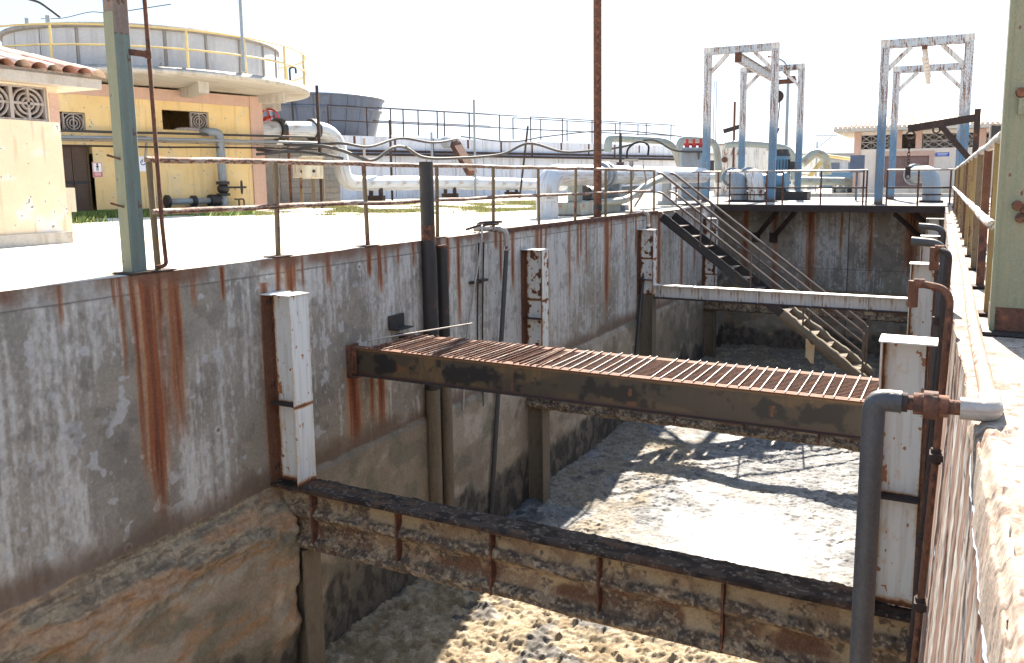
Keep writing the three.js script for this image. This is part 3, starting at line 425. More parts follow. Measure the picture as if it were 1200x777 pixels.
{ // crusted cross beams
  const prof = [[0.16, -0.035], [0.155, -0.05], [0.03, -0.055], [0.028, -0.12], [0.028, -0.19], [0.045, -0.235], [0.08, -0.265], [0.115, -0.305], [0.115, -0.35], [0.085, -0.385], [0.045, -0.4], [0.035, -0.46], [0.035, -0.54], [0.055, -0.6], [0.095, -0.635], [0.13, -0.67], [0.135, -0.73], [0.1, -0.765], [0, -0.775], [-0.15, -0.76], [-0.16, -0.68], [-0.05, -0.6], [-0.04, -0.3], [-0.05, -0.06], [-0.16, -0.04], [0, -0.038], [0.16, -0.035]];
  const cum = [0]; for (let i = 1; i < prof.length; i++) cum.push(cum[i - 1] + Math.hypot(prof[i][0] - prof[i - 1][0], prof[i][1] - prof[i - 1][1])); const LT = cum[cum.length - 1];
  const at = (t) => { const s = t * LT; let i = 1; while (i < cum.length - 1 && cum[i] < s) i++; const k = (s - cum[i - 1]) / (cum[i] - cum[i - 1]); return [prof[i - 1][0] + (prof[i][0] - prof[i - 1][0]) * k, prof[i - 1][1] + (prof[i][1] - prof[i - 1][1]) * k]; };
  const map = tex(1536, 320, (u, v, o) => {
    const x = u * 7.1, [pz, py] = at(v), f = vn(x * 70, v * 160, 601), b = fbm(x * 5, v * 14, 4, 603), n2 = fbm(x * 16, v * 40, 3, 605), cr = ss(0.045, 0.08, pz) * (pz > 0 ? 1 : 0);
    o[0] = 158; o[1] = 138; o[2] = 108; mixc(o, [122, 98, 76], ss(0.46, 0.6, b) * 0.7); mixc(o, [160, 144, 116], ss(0.54, 0.66, n2) * 0.5); mixc(o, [92, 64, 48], ss(0.48, 0.62, fbm(x * 2.2, v * 6, 4, 607)) * ss(-0.36, -0.42, py) * ss(-0.66, -0.56, py) * 0.85);
    const c = [128, 112, 92]; mixc(c, [84, 70, 58], ss(0.38, 0.58, fbm(x * 9, v * 30, 4, 608)) * 0.85); mixc(c, [176, 160, 134], ss(0.54, 0.68, fbm(x * 30, v * 90, 3, 610)) * 0.6); mixc(c, [62, 54, 48], ss(0.56, 0.66, fbm(x * 20, v * 70, 3, 609)) * 0.6); mixc(o, c, Math.max(cr, ss(-0.58, -0.64, py), 0.85 * ss(0.5, 0.56, 0.6 * fbm(x * 3, v * 9, 4, 615) + 0.4 * n2)));
    mixc(o, [60, 48, 38], ss(-0.1, -0.055, py) * 0.0 + ss(0.035, 0.05, Math.abs(py + 0.4)) * 0); o[0] += (f - 0.5) * 22; o[1] += (f - 0.5) * 22; o[2] += (f - 0.5) * 22;
  }, true, false);
  const bm = new THREE.MeshStandardMaterial({ map, roughness: 0.93 });
  const tmap = tex(1024, 96, (u, v, o) => { const b = fbm(u * 60, v * 4, 4, 611), n = fbm(u * 180, v * 12, 3, 612); o[0] = 64; o[1] = 54; o[2] = 47; mixc(o, [46, 39, 35], ss(0.5, 0.6, b)); mixc(o, [108, 98, 88], ss(0.64, 0.7, n) * 0.7); mixc(o, [92, 66, 50], ss(0.55, 0.7, fbm(u * 20, v * 3, 3, 613)) * 0.5); }, true, false);
  const tm = new THREE.MeshPhysicalMaterial({ map: tmap, roughness: 1, specularIntensity: 0.25 });
  const body = grid(420, 110, (u, v) => { const x = XL + 0.02 + 7.0 * u, [pz, py] = at(v); const crust = ss(0.04, 0.09, Math.abs(pz)) * ss(-0.1, -0.25, py); const n = fbm(x * 7, v * 22, 4, 621) - 0.5, r = ridge(x * 3, v * 9, 3, 623) - 0.6; const k = crust * (0.09 * n + 0.05 * r + 0.05 * (fbm(x * 26, v * 80, 3, 627) - 0.5)) + 0.008 * n; return [x, py + k * 0.7 + crust * 0.05 * (fbm(x * 1.3, 2, 2, 625) - 0.5), pz + (pz > 0 ? 1 : -1) * k]; });
  const topG = grid(420, 12, (u, v) => { const x = XL + 0.02 + 7.0 * u; const e = v < 0.08 || v > 0.92; const z = v < 0.08 ? 0.172 : v > 0.92 ? -0.172 : 0.172 - 0.344 * (v - 0.08) / 0.84; return [x, (v === 0 || v === 1) ? -0.034 : 0.014 * (fbm(x * 24, z * 24, 4, 631) - 0.2) + 0.014 * ss(0.55, 0.7, fbm(x * 6, z * 9, 3, 633)) * (e ? 0.4 : 1), z + (e ? 0.012 * (fbm(x * 16, 3, 3, 634) - 0.5) : 0)]; });
  const labels = ['crusted brown cross beam under the near pair of stanchions', 'crusted brown cross beam just behind the grating walkway', 'crusted cross beam near the far wall behind the stairs'];
  labels.forEach((label, i) => {
    const t = thing('crusted_beam', label, 'beam', 'crusted beams across the pit', [0, -2.67, ZF[i === 2 ? 3 : i]]);
    raw('body', body, bm, t); raw('top_flange', topG, tm, t);
    for (const x of [-6.45, -5.24, -4.04, -2.83, -1.61, -0.45]) part('stiffener', [B(x - 0.011, x + 0.011, -0.74, -0.036, 0.03, 0.135)], M.rust, t);
  });
}
{ // white cross beam
  const t = thing('white_beam', 'white rust blotched I beam across the pit in front of the stairs', 'beam');
  const z = ZF[2] + 0.02, x0 = XL + 0.46, x1 = -0.34;
  part('top_flange', B(x0, x1, -1.835, -1.81, z - 0.12, z + 0.14), M.whiteRust, t); part('web', B(x0, x1, -2.13, -1.837, z - 0.01, z + 0.01), M.whiteRust, t); part('bottom_flange', B(x0, x1, -2.16, -2.132, z - 0.12, z + 0.14), M.rustDark, t);
  for (let i = 0; i < 5; i++) part('stiffener', B(x0 + 0.15 + i * 1.25, x0 + 0.165 + i * 1.25, -2.13, -1.837, z + 0.012, z + 0.125), M.whiteRust, t);
}
{ // grating walkway
  const oil = new THREE.MeshStandardMaterial({ roughness: 0.42, map: tex(1024, 96, (u, v, o) => { const x = u * 6.6, a = fbm(x * 1.3, v * 1.2, 4, 651), b = fbm(x * 9, v * 3, 4, 653), st = fbm(x * 14, v * 0.8, 3, 655); o[0] = 88; o[1] = 72; o[2] = 50; mixc(o, [112, 86, 58], ss(0.5, 0.7, st) * 0.6); mixc(o, [64, 56, 48], ss(0.42, 0.56, a) * 0.8); const pk = [0.5, 1.7, 2.05, 3.6, 3.95, 5.6, 6.1].reduce((m, c) => Math.max(m, 1 - Math.hypot((x - c) / 0.3, (v - 0.5) / 0.42)), 0); mixc(o, [30, 28, 28], ss(0.1, 0.5, pk + 1.7 * (b - 0.5) + 0.3 * (st - 0.5)) * 0.9); mixc(o, [120, 74, 48], ss(0.06, 0.02, Math.abs(((x * 0.62) % 1) - 0.5)) * ss(0.55, 0.62, b) * 0.8); mixc(o, [126, 92, 54], ss(0.9, 0.97, v + 0.1 * (b - 0.5)) * 0.8); mixc(o, [74, 52, 46], ss(0.12, 0.04, v) * 0.8); }, true, false) });
  const t = thing('grating_walkway', 'rusty grating walkway on oil stained beams across the pit', 'walkway');
  const z0 = -9.36, z1 = -8.32, x0 = XL + 0.03, x1 = -0.5, yt = -1.3;
  for (const [z, nm] of [[z1, 'front_beam'], [z0, 'rear_beam']]) {
    const b = new THREE.Group(); b.name = nm; t.add(b); const s = z === z1 ? 1 : -1;
    { const g = B(x0, x1, yt - 0.37, yt - 0.02, z - 0.008, z + 0.008); const p = g.attributes.position, uv = g.attributes.uv; for (let i = 0; i < p.count; i++) uv.setXY(i, (p.getX(i) - x0) / (x1 - x0), (p.getY(i) - yt + 0.37) / 0.35); raw('web', g, oil, b); } part('top_flange', B(x0, x1, yt - 0.02, yt - 0.004, z - (s > 0 ? 0.1 : 0.02), z + (s > 0 ? 0.02 : 0.1)), M.rustOrange, b); part('bottom_flange', B(x0, x1, yt - 0.388, yt - 0.371, z - (s > 0 ? 0.1 : 0.03), z + (s > 0 ? 0.035 : 0.1)), M.rustDark, b);
  }
  part('end_bracket', [B(x0 - 0.02, x0 + 0.02, yt - 0.4, yt + 0.03, z1 - 0.12, z1 + 0.09), B(x0 - 0.02, x0 + 0.14, yt - 0.41, yt - 0.39, z1 - 0.12, z1 + 0.09), B(x0 + 0.02, x0 + 0.1, yt - 0.38, yt + 0.0, z1 + 0.028, z1 + 0.04)], M.rust, t);
  part('wall_bracket', [B(XL + 0.015, XL + 0.05, -1.22, -1.02, -9.48, -9.14), B(XL + 0.05, XL + 0.2, -1.22, -1.2, -9.48, -9.14)], M.dark, t);
  SEED = 4242;
  const lon = new THREE.BoxGeometry(6.5, 0.03, 0.009);
  for (let k = 0; k < 17; k++) { const z = z1 - 0.05 - k * 0.0585; part('bearing_bar', B(x0 + 0.3 + rr(0, 0.05), x1 - 0.02, yt - 0.04, yt - 0.006, z - 0.005, z + 0.005), M.rust, t); }
  // panels of rusted mesh under the bars
  for (let k = 0; k < 6; k++) { const a = x0 + 0.34 + k * 1.0, c = a + (k % 2 ? 0.93 : 0.97); const L = []; for (let i = 0; i < 26; i++) { const u = a + (c - a) * i / 25; L.push(bar([u, yt - 0.046, z0 + 0.07], [Math.min(c, u + 0.17), yt - 0.046, z1 - 0.05], 0.014, 0.02)); L.push(bar([Math.min(c, u + 0.17), yt - 0.05, z0 + 0.07], [u, yt - 0.05, z1 - 0.05], 0.014, 0.02)); } part('mesh_panel', L, M.rust, t); }
  const skip = new Set([5, 6, 27, 43]);
  let xx = x0 + 0.2;
  for (let k = 0; k < 66 && xx < x1 - 0.04; k++) { xx += k < 34 ? 0.078 : 0.122; if (skip.has(k)) continue; const x = xx + rr(-0.012, 0.012), dx = rr(-0.02, 0.03) + (k < 30 ? 0.06 : 0), w = k < 34 ? rr(0.005, 0.009) : rr(0.004, 0.006); part('cross_bar', bar([x + dx, yt + 0.004 + rr(-0.003, 0.004), z0 + rr(-0.03, 0.02)], [x, yt + 0.004 + rr(-0.003, 0.004), z1 + rr(-0.02, 0.025)], w * 1.6, 0.02), k < 34 ? (k % 3 ? M.rust : M.railFlake) : M.galv, t); }
  single('loose_rod', rod([XL + 0.16, yt + 0.06, -8.5], [XL + 0.95, yt + 0.12, -9.9], 0.012, 6), M.galv, 'thin loose rod lying on the wall end of the grating walkway', 'rod');
}
{ // stairs
  const t = thing('steel_stairs', 'dark steel stairs going down across the pit behind the white beam', 'stairs');
  const a = V(-7.0, -0.02, 0), b = V(-1.45, -4.2, 0), za = -21.45, zb = -22.55, dir = b.clone().sub(a).normalize();
  const on = (k, dy, z) => V(a.x + (b.x - a.x) * k, a.y + (b.y - a.y) * k + dy, z);
  for (const z of [za, zb]) { part('stringer', [bar(on(0, -0.12, z), on(0.62, -0.12, z), 0.012, 0.24), bar(on(0, 0.0, z), on(0.62, 0.0, z), 0.06, 0.012), bar(on(0, -0.24, z), on(0.62, -0.24, z), 0.06, 0.012)], M.dark, t); part('crusted_stringer_end', tubeRaw(Array.from({ length: 24 }, (_, i) => on(0.6 + 0.4 * i / 23, -0.13 + 0.04 * (fbm(i * 0.6, z, 3, 700) - 0.5), z)), (L, i) => 0.14 + 0.09 * (fbm(i * 0.9, z * 3, 3, 702) - 0.4), 7), M.concCrust, t); }
  for (let i = 1; i < 15; i++) { const p = on(i / 15, -0.13, 0); part('tread', B(p.x - 0.13, p.x + 0.13, p.y - 0.02, p.y + 0.015, zb + 0.04, za - 0.04), i < 10 ? M.rustDark : M.concCrust, t); }
  for (const z of [za, zb]) { const h = z === za ? 'handrail' : 'handrail'; part(h, pipe([[-7.12, 1.06, z], on(0.0, 1.06, z), on(0.97, 1.06, z), on(0.97, 0.5, z)], 0.036, 0.15, 8), M.stairRail, t); part('mid_rail', pipe([[-7.12, 0.53, z], on(0.0, 0.53, z), on(0.97, 0.53, z)], 0.032, 0.12, 8), M.stairRail, t); for (const k of [0.2, 0.45, 0.7, 0.97]) part('post', rod(on(k, -0.1, z), on(k, 1.06, z), 0.025, 8), M.stairRail, t); }
  part('hanging_rag', grid(6, 10, (u, v) => { const p = on(0.72 + 0.04 * u, -0.2 - 0.5 * v + 0.03 * Math.sin(u * 7), za + 0.16 + 0.04 * Math.sin(v * 6 + u * 4)); return [p.x, p.y, p.z]; }), flat(0.7, 0.62, 0.5, 0.95), t);
}
// ---------------------------------------------------------------- pipes on the pit walls
{
  const t = thing('standpipe', 'tall dark standpipe rising above the left wall behind the grating walkway', 'pipe');
  part('upper_pipe', rod([-6.94, -2.3, -10.06], [-6.95, 1.16, -10.06], 0.105, 20), M.dark, t); part('lower_pipe', rod([-6.93, -5.4, -10.06], [-6.94, -2.3, -10.06], 0.11, 20), M.concCrust, t); part('flaking_top', rod([-6.951, 1.155, -10.06], [-6.951, 1.175, -10.06], 0.1, 20), M.rust, t); part('rust_band', ring([-6.946, 0.12, -10.06], [0, 1, 0], 0.107, 0.22), M.rust, t);
  const s = thing('standpipe', 'short dark standpipe ending below the wall top beside the tall standpipe', 'pipe');
  part('upper_pipe', rod([-6.93, -2.2, -10.42], [-6.94, -0.1, -10.42], 0.085, 18), M.dark, s); part('lower_pipe', rod([-6.92, -5.4, -10.42], [-6.93, -2.2, -10.42], 0.09, 18), M.concCrust, s); part('rim', ring([-6.94, -0.11, -10.42], [0, 1, 0], 0.094, 0.03), M.rust, s);
}
function dropPipe(z0, z1, yb, r, label) {
  const t = thing('drop_pipe', label, 'pipe'); part('riser', rod([XL + 0.14, -0.3, z0], [XL + 0.1, yb, z1], r, 10), M.darkPipe, t); part('elbow', pipe([[XL - 0.45, 0.03, z0 + 0.12], [XL + 0.14, 0.03, z0], [XL + 0.14, -0.34, z0]], r * 1.25, 0.13, 10), M.galv, t); part('coupling', ring([XL - 0.12, 0.03, z0 + 0.05], [1, 0, -0.2], r * 1.6, 0.08), M.whiteRust, t); part('coupling', ring([XL + 0.14, -0.3, z0], [0, 1, 0], r * 1.5, 0.07), M.whiteRust, t); return t;
}
dropPipe(-12.42, -11.75, -5.3, 0.042, 'white elbow with dark pipe down the left wall before the second stanchion');
dropPipe(-20.05, -19.3, -3.7, 0.04, 'white elbow with grey pipe down the left wall over the third stanchion');
single('hose', smooth([[XL - 0.3, 0.05, -12.3], [XL - 0.05, 0.12, -11.9], [XL + 0.08, -0.15, -11.65], [XL + 0.07, -1.2, -11.3], [XL + 0.06, -2.0, -11.1], [XL + 0.06, -2.9, -11.0]], 0.018, 50, 8), M.galv, 'thin pale hose hanging down the left wall beside the dark pipe', 'hose');
for (const [z, y] of [[-11.55, -2.6], [-11.72, -3.0]]) single('hanging_cable', smooth([[XL + 0.03, -0.15, z - 0.1], [XL + 0.04, -1.4, z], [XL + 0.05, y, z + 0.06]], 0.013, 20, 6), M.rustDark, 'thin dark cable hanging on the left wall beside the pale hose', 'cable', 'cables hanging beside the hose');
single('cable_clamp', [B(XL + 0.005, XL + 0.09, -0.82, -0.78, -11.85, -11.35), B(XL + 0.005, XL + 0.12, -0.83, -0.77, -11.62, -11.56)], M.rustDark, 'rusty clamp holding the cables to the left wall', 'clamp');
single('coiled_hose', smooth([[XL - 0.25, 0.06, -11.7], [XL - 0.05, 0.14, -11.95], [XL + 0.02, 0.13, -12.3], [XL - 0.15, 0.12, -12.55], [XL - 0.3, 0.1, -12.2], [XL - 0.1, 0.17, -11.95], [XL + 0.0, 0.16, -12.5]], 0.022, 60, 7), M.rustDark, 'short brown hose loop lying on the left wall top by the white elbow', 'hose');
single('edge_angle', [B(XL - 0.03, XL + 0.03, -0.002, 0.035, -21.2, -12.6), B(XL + 0.012, XL + 0.03, -0.05, -0.003, -21.2, -12.6)], M.rust, 'long rusty steel angle along the left wall top', 'edging');
{ // right wall pipes
  const t = thing('discharge_pipe', 'thick dark pipe bending down into the pit from the right coping', 'pipe');
  const z = -3.3, y = 0.04;
  part('drop_pipe', pipe([[-0.1, y, z], [-0.2, y, z], [-0.225, -5.3, z - 0.02]], 0.043, 0.11, 22), M.darkPipe, t);
  part('nipple', rod([-0.12, y, z], [0.18, y, z], 0.028, 18), M.rust, t);
  part('union', [new THREE.CylinderGeometry(0.056, 0.056, 0.05, 6).rotateZ(Math.PI / 2).translate(0.0, y, z), new THREE.CylinderGeometry(0.043, 0.043, 0.12, 12).rotateZ(Math.PI / 2).translate(0.0, y, z)], M.rust, t);
  part('collar', ring([-0.105, y, z], [1, 0, 0], 0.037, 0.05), M.rustDark, t);
  part('elbow', pipe([[0.1, y, z], [0.205, y, z], [0.205, y, z - 0.2]], 0.042, 0.09, 16), M.galv, t);
  part('coping_pipe', smooth([[0.205, y, z - 0.12], [0.2, 0.04, -5], [0.22, 0.04, -8], [0.215, 0.04, -12], [0.22, 0.04, -20], [0.22, 0.04, -27.2]], 0.033, 60, 14), paint([140, 112, 96], { rust: 0.4, streak: 0.4, dirt: 0.4, rough: 0.8, halo: [170, 144, 126], dirtCol: [156, 132, 116] }), t);
}
function spray(z, x1, yTop, label, m, nozzle, r = 0.03) {
  const t = thing('spray_pipe', label, 'pipe', 'spray pipes rising along the right wall'); const wx = (y) => rightX(y, z) - 0.04;
  part('riser', pipe([[wx(-5.2), -5.3, z], [wx(-0.6), -0.6, z], [wx(yTop), yTop, z - 0.02], [x1, yTop + 0.02, z - 0.1]], r, 0.2, 10), m, t);
  if (nozzle) { part('nozzle', [ring([x1, yTop + 0.02, z - 0.1], [1, 0, 0], r * 1.3, 0.06), ring([x1 - 0.03, yTop - 0.045, z - 0.1], [0, 1, 0], r * 1.35, 0.16)], M.rustOrange, t); }
  for (const y of [-0.75, -1.7, -2.5]) part('clamp', [B(wx(y) - 0.035, rightX(y, z) + 0.01, y - 0.02, y + 0.02, z - 0.05, z + 0.05), ring([wx(y), y, z], [0, 1, 0], r * 1.35, 0.09)], M.rustDark, t);
  return t;
}
spray(-5.15, -0.1, 0.25, 'rusty pipe curving over to a rusty nozzle in front of the second right stanchion', M.rustOrange, true, 0.022);
spray(-6.1, 0.0, 0.38, 'rusty pipe with upturned end cap behind the curved nozzle pipe', M.rustDark, true, 0.024);
spray(-10.2, -0.3, 0.14, 'dark grey bent pipe over the pit beside the third right stanchion', M.darkPipe, false, 0.05);
spray(-15.6, -0.35, 0.02, 'dark grey bent pipe over the pit under the platform corner', M.darkPipe, false, 0.055);

// ---------------------------------------------------------------- columns and railings along the pit
function foot(x, y, z, w = 0.16) { return [B(x - w / 2, x + w / 2, y, y + 0.014, z - w / 2, z + w / 2)]; }
{
  const t = thing('green_column', 'tall green steel column with a thin rusty conduit on the left wall', 'column');
  const x0 = -7.26, x1 = -7.1, z0 = -5.4, z1 = -5.24;
  part('shaft', [B(x0, x1, 0.02, 2.3, z0, z1, 0.012)], M.teal, t); part('upper_shaft', [B(x0, x1, 2.302, 6.5, z0, z1, 0.012)], M.columnTop, t); part('bounce_lit_face', [B(x0 + 0.012, x1 - 0.012, 0.02, 2.5, z1 - 0.002, z1 + 0.006)], M.green, t);  // thin paler sheet on the near face paints in bounce off the ground
  part('base_plate', B(x0 - 0.06, x1 + 0.055, 0.006, 0.022, z0 - 0.08, z1 + 0.07), M.rustDark, t);
  part('conduit', pipe([[x1 + 0.0, 0.05, z0 - 0.1], [x1 + 0.06, 0.06, z0 - 0.17], [x1 + 0.05, 0.5, z0 - 0.16], [x1 - 0.02, 6.5, z0 - 0.16]], 0.02, 0.06, 8), M.rust, t);
  part('conduit_clamp', [bar([x1 - 0.02, 2.14, z0 + 0.13], [x1 + 0.025, 2.14, z0 - 0.17], 0.012, 0.06), ring([x1 + 0.02, 2.14, z0 - 0.16], [0, 1, 0], 0.032, 0.07)], M.rust, t);
  for (const [y, s] of [[1.12, 1], [0.66, 1]]) part('hook', rod([x0 + 0.04, y + 0.04, z1 + 0.1], [x0 + 0.1, y, z1], 0.012, 6), M.rust, t);
}
{
  const t = thing('green_column', 'thick green steel column with rust spots on the right walkway', 'column');
  const x0 = 0.285, x1 = 0.52, z0 = -5.42, z1 = -5.2;
  part('shaft', [B(x0, x1, 0.02, 6.5, z0, z1, 0.01)], M.green, t); part('flange_edge', [B(x0 - 0.006, x0 + 0.02, 0.02, 6.5, z1 - 0.03, z1 + 0.004)], M.green, t);
  part('base_plate', B(x0 - 0.04, x1 + 0.1, 0.006, 0.024, z0 - 0.08, z1 + 0.07), M.dark, t);
  for (const [x, y] of [[0.38, 0.74], [0.42, 0.72], [0.4, 0.67], [0.36, 1.36], [0.44, 1.37]]) part('bolt', new THREE.CylinderGeometry(0.026, 0.03, 0.03, 7).rotateX(Math.PI / 2).translate(x, y, z1 + 0.012), M.rustOrange, t);
  part('eye_lug', [B(0.35, 0.39, 1.24, 1.33, z1 + 0.002, z1 + 0.02)], M.green, t); part('base_rust', [B(x0 - 0.003, x1 + 0.003, 0.025, 0.16, z0 - 0.003, z1 + 0.003)], M.rust, t);
}
function wobble(a, b, n, amp, s) { a = asV(a); b = asV(b); return Array.from({ length: n + 1 }, (_, i) => a.clone().lerp(b, i / n).add(V(amp * (fbm(i * 0.7, s, 2, 801) - 0.5), amp * (fbm(i * 0.7, s + 5, 2, 803) - 0.5), 0))); }
{
  const t = thing('pipe_railing', 'rusty two rail pipe railing along the left wall top', 'railing');
  const x = -7.14, zs = [-5.55, -7.2, -8.88, -10.6, -12.36, -14.15, -15.9, -17.65, -19.4, -21.2];
  zs.forEach((z, i) => { const p = new THREE.Group(); p.name = 'post'; t.add(p); const k = rr(-0.02, 0.02); part('upright', rod([x, 0.01, z], [x + k, 1.13, z + rr(-0.02, 0.02)], 0.031, 10), M.railPost, p); part('base_plate', B(x - 0.1, x + 0.1, 0.004, 0.016, z - 0.14, z + 0.14), M.rustDark, p); });
  part('top_rail', tubeRaw(wobble([x, 1.13, -5.5], [x, 1.13, -21.2], 40, 0.03, 1), 0.033, 12), M.railFlake, t); part('mid_rail', tubeRaw(wobble([x, 0.6, -5.52], [x, 0.58, -21.2], 40, 0.04, 3), 0.03, 12), M.railFlake, t);
}
{
  const t = thing('pipe_railing', 'yellow brown railing with pale top rail along the right walkway', 'railing');
  const x = 0.31; for (let i = 0; i < 15; i++) { const z = -5.9 - i * 1.45; const p = new THREE.Group(); p.name = 'post'; t.add(p); part('upright', B(x - 0.03, x + 0.03, 0.01, 1.12, z - 0.03, z + 0.03, 0.005), [M.railYellow, M.rustOrange, M.railPost, M.railYellow][i % 4], p); part('base_plate', B(x - 0.06, x + 0.1, 0.012, 0.026, z - 0.08, z + 0.08), M.rustDark, p); }
  part('top_rail', tubeRaw(wobble([x, 1.14, -5.45], [x, 1.12, -27.2], 40, 0.02, 7), 0.034, 12), M.whiteRust, t); part('mid_rail', tubeRaw(wobble([x - 0.035, 0.61, -5.45], [x - 0.035, 0.6, -27.2], 40, 0.02, 9), 0.03, 12), M.whiteRust, t);
}
{
  const t = thing('rusty_pole', 'tall rusty brown pole on the left wall top beside the white elbow pipe', 'pole');
  part('shaft', rod([-7.3, 0.02, -17.55], [-7.32, 8, -17.55], 0.095, 16), M.rust, t); part('base_plate', B(-7.5, -7.1, 0.005, 0.03, -17.78, -17.35), M.rustDark, t); part('band', ring([-7.3, 0.25, -17.55], [0, 1, 0], 0.102, 0.12), M.dark, t);
}
// ---------------------------------------------------------------- platform at the far end, cranes on it
{
  const s = structure('platform', prep([B(-9.2, 1.9, -0.17, 0.03, -41, -27.5)], 2), M.concGrey);
  const e = raw('edge_beam', prep([B(-8.9, 1.2, -0.2, 0.012, -27.5, -27.44)], 1), M.rustDark, s);
  for (const x of [-5.0, -4.4, -1.35, -0.75]) { const b = thing('platform_bracket', x < -3 ? 'rusty double strut bracing the platform beside the stairs' : 'rusty double strut bracing the platform beside the right wall', 'strut', 'struts under the platform'); const d = x < -3 ? -1 : 1; part('strut', [bar([x, -0.22, -27.55], [x + d * 0.9, -1.15, -28.75], 0.02, 0.16), bar([x + 0.08, -0.22, -27.55], [x + 0.08 + d * 0.9, -1.15, -28.75], 0.08, 0.02)], M.rustDark, b); part('wall_plate', B(x + d * 0.9 - 0.12, x + d * 0.9 + 0.16, -1.35, -1.0, -28.78, -28.75), M.rustDark, b); }
}
const postM = new THREE.MeshStandardMaterial({ roughness: 0.55, bumpMap: bumpPit, bumpScale: 0.001, map: tex(128, 1024, (u, v, o) => { const y = v * 5.6, x = u * 0.25, b = fbm(x * 8, y * 3, 4, 1601), st = fbm(x * 40, y * 1.4, 4, 1603), f = fbm(x * 60, y * 30, 3, 1605), e = y - 2.7 + 0.7 * (b - 0.5) + 0.5 * (st - 0.5); o[0] = 80; o[1] = 124; o[2] = 156; mixc(o, [66, 104, 136], ss(0.5, 0.66, b) * 0.6); mixc(o, [128, 148, 160], ss(0.55, 0.7, st) * 0.5); mixc(o, [184, 190, 194], ss(-0.25, 0.3, e)); mixc(o, [160, 128, 106], ss(0.46, 0.6, 0.5 * st + 0.5 * f) * (0.25 + 0.65 * ss(0.2, 1.2, e))); mixc(o, [98, 66, 52], ss(0.51, 0.6, 0.6 * st + 0.4 * f) * (0.35 + 0.55 * ss(0.3, 1.5, e))); mixc(o, [96, 70, 58], ss(0.25, 0.05, y + 0.2 * (f - 0.5))); }, true, true) });
function postGeo(x, z, w, H) { const g = B(x - w, x + w, 0.05, H - 0.25, z - w, z + w); const p = g.attributes.position, uv = g.attributes.uv, n = g.attributes.normal, o = rnd() * 3; for (let i = 0; i < p.count; i++) uv.setXY(i, Math.abs(n.getX(i)) > 0.5 ? (p.getZ(i) - z) / (2 * w) + o : (p.getX(i) - x) / (2 * w) + o + 0.37, p.getY(i) / 5.6); return g; }
function gantry(x0, x1, zf, zb, H, label, name) {
  const t = thing('gantry_frame', label, 'gantry', 'blue and white gantries on the platform'); const w = 0.125;
  for (const [x, z] of [[x0, zf], [x1, zf], [x0, zb], [x1, zb]]) { const p = new THREE.Group(); p.name = 'post'; t.add(p); raw('shaft', postGeo(x, z, w, H), postM, p); part('base_plate', B(x - 0.2, x + 0.2, 0.032, 0.05, z - 0.2, z + 0.2), M.rustDark, p); }
  for (const z of [zf, zb]) { part('top_beam', B(x0 - w, x1 + w, H - 0.25, H, z - w, z + w, 0.012), M.blueWhite, t); part('gusset', [B(x0 - w - 0.006, x0 + w + 0.006, H - 0.2, H + 0.006, z - w - 0.006, z + w + 0.006)], M.whiteRust, t); part('gusset', [B(x1 - w - 0.006, x1 + w + 0.006, H - 0.2, H + 0.006, z - w - 0.006, z + w + 0.006)], M.whiteRust, t);
    part('knee_brace', bar([x0 + 0.05, H - 0.95, z], [x0 + 0.75, H - 0.25, z], 0.13, 0.13), M.whiteRust, t); part('knee_brace', bar([x1 - 0.05, H - 0.95, z], [x1 - 0.75, H - 0.25, z], 0.13, 0.13), M.whiteRust, t); }
  return t;
}
const cA = gantry(-8.2, -5.72, -30.5, -36.5, 5.75, 'blue and white gantry carrying a chain hoist above the pump pipes');
{
  part('runway_beam', [B(-7.07, -6.87, 5.42, 5.44, -38.2, -30.1), B(-6.98, -6.96, 5.14, 5.42, -38.2, -30.1), B(-7.07, -6.87, 5.12, 5.14, -38.2, -30.1)], M.blueWhite, cA); part('beam_end', [B(-7.09, -6.85, 5.1, 5.46, -30.1, -30.04)], M.rust, cA);
  const t = thing('chain_hoist', 'rusty chain hoist with hook hanging from the left gantry', 'hoist'); const x = -6.4, z = -36.6, y = 4.95;
  part('trolley', [B(x - 0.55, x + 0.45, y + 0.02, y + 0.2, z - 0.1, z + 0.1), B(x + 0.1, x + 0.4, y + 0.06, y + 0.32, z - 0.16, z + 0.16)], M.rust, t); part('hoist_body', [new THREE.SphereGeometry(0.3, 12, 9).scale(1, 0.95, 0.8).translate(x - 0.35, y - 0.5, z), B(x - 0.42, x - 0.28, y - 0.26, y + 0.05, z - 0.05, z + 0.05)], M.rustDark, t);
  part('load_chain', [rod([x - 0.42, y - 0.75, z], [x - 0.42, y - 1.9, z], 0.025, 6), rod([x - 0.22, y - 0.75, z], [x - 0.3, y - 1.9, z], 0.025, 6)], M.rustDark, t); part('hook_block', new THREE.ConeGeometry(0.18, 0.45, 8).rotateX(Math.PI).translate(x - 0.36, y - 2.1, z), M.dark, t); part('hand_chain', [rod([x - 2.1, y - 0.1, -33], [x - 2.1, y - 2.6, -33], 0.014, 5), rod([x - 2.2, y - 0.1, -33], [x - 2.2, y - 2.6, -33], 0.014, 5)], M.cable, t);
}
const cB = gantry(-1.87, 0.5, -28.2, -35, 5.2, 'blue and white gantry without hoist beside the right railing');
part('runway_beam', [B(-0.82, -0.66, 4.86, 4.88, -36.2, -28.25), B(-0.75, -0.73, 4.62, 4.86, -36.2, -28.25), B(-0.82, -0.66, 4.6, 4.62, -36.2, -28.25)], M.whiteRust, cB); part('beam_hanger', B(-0.82, -0.66, 4.86, 4.96, -28.32, -28.08), M.rust, cB);
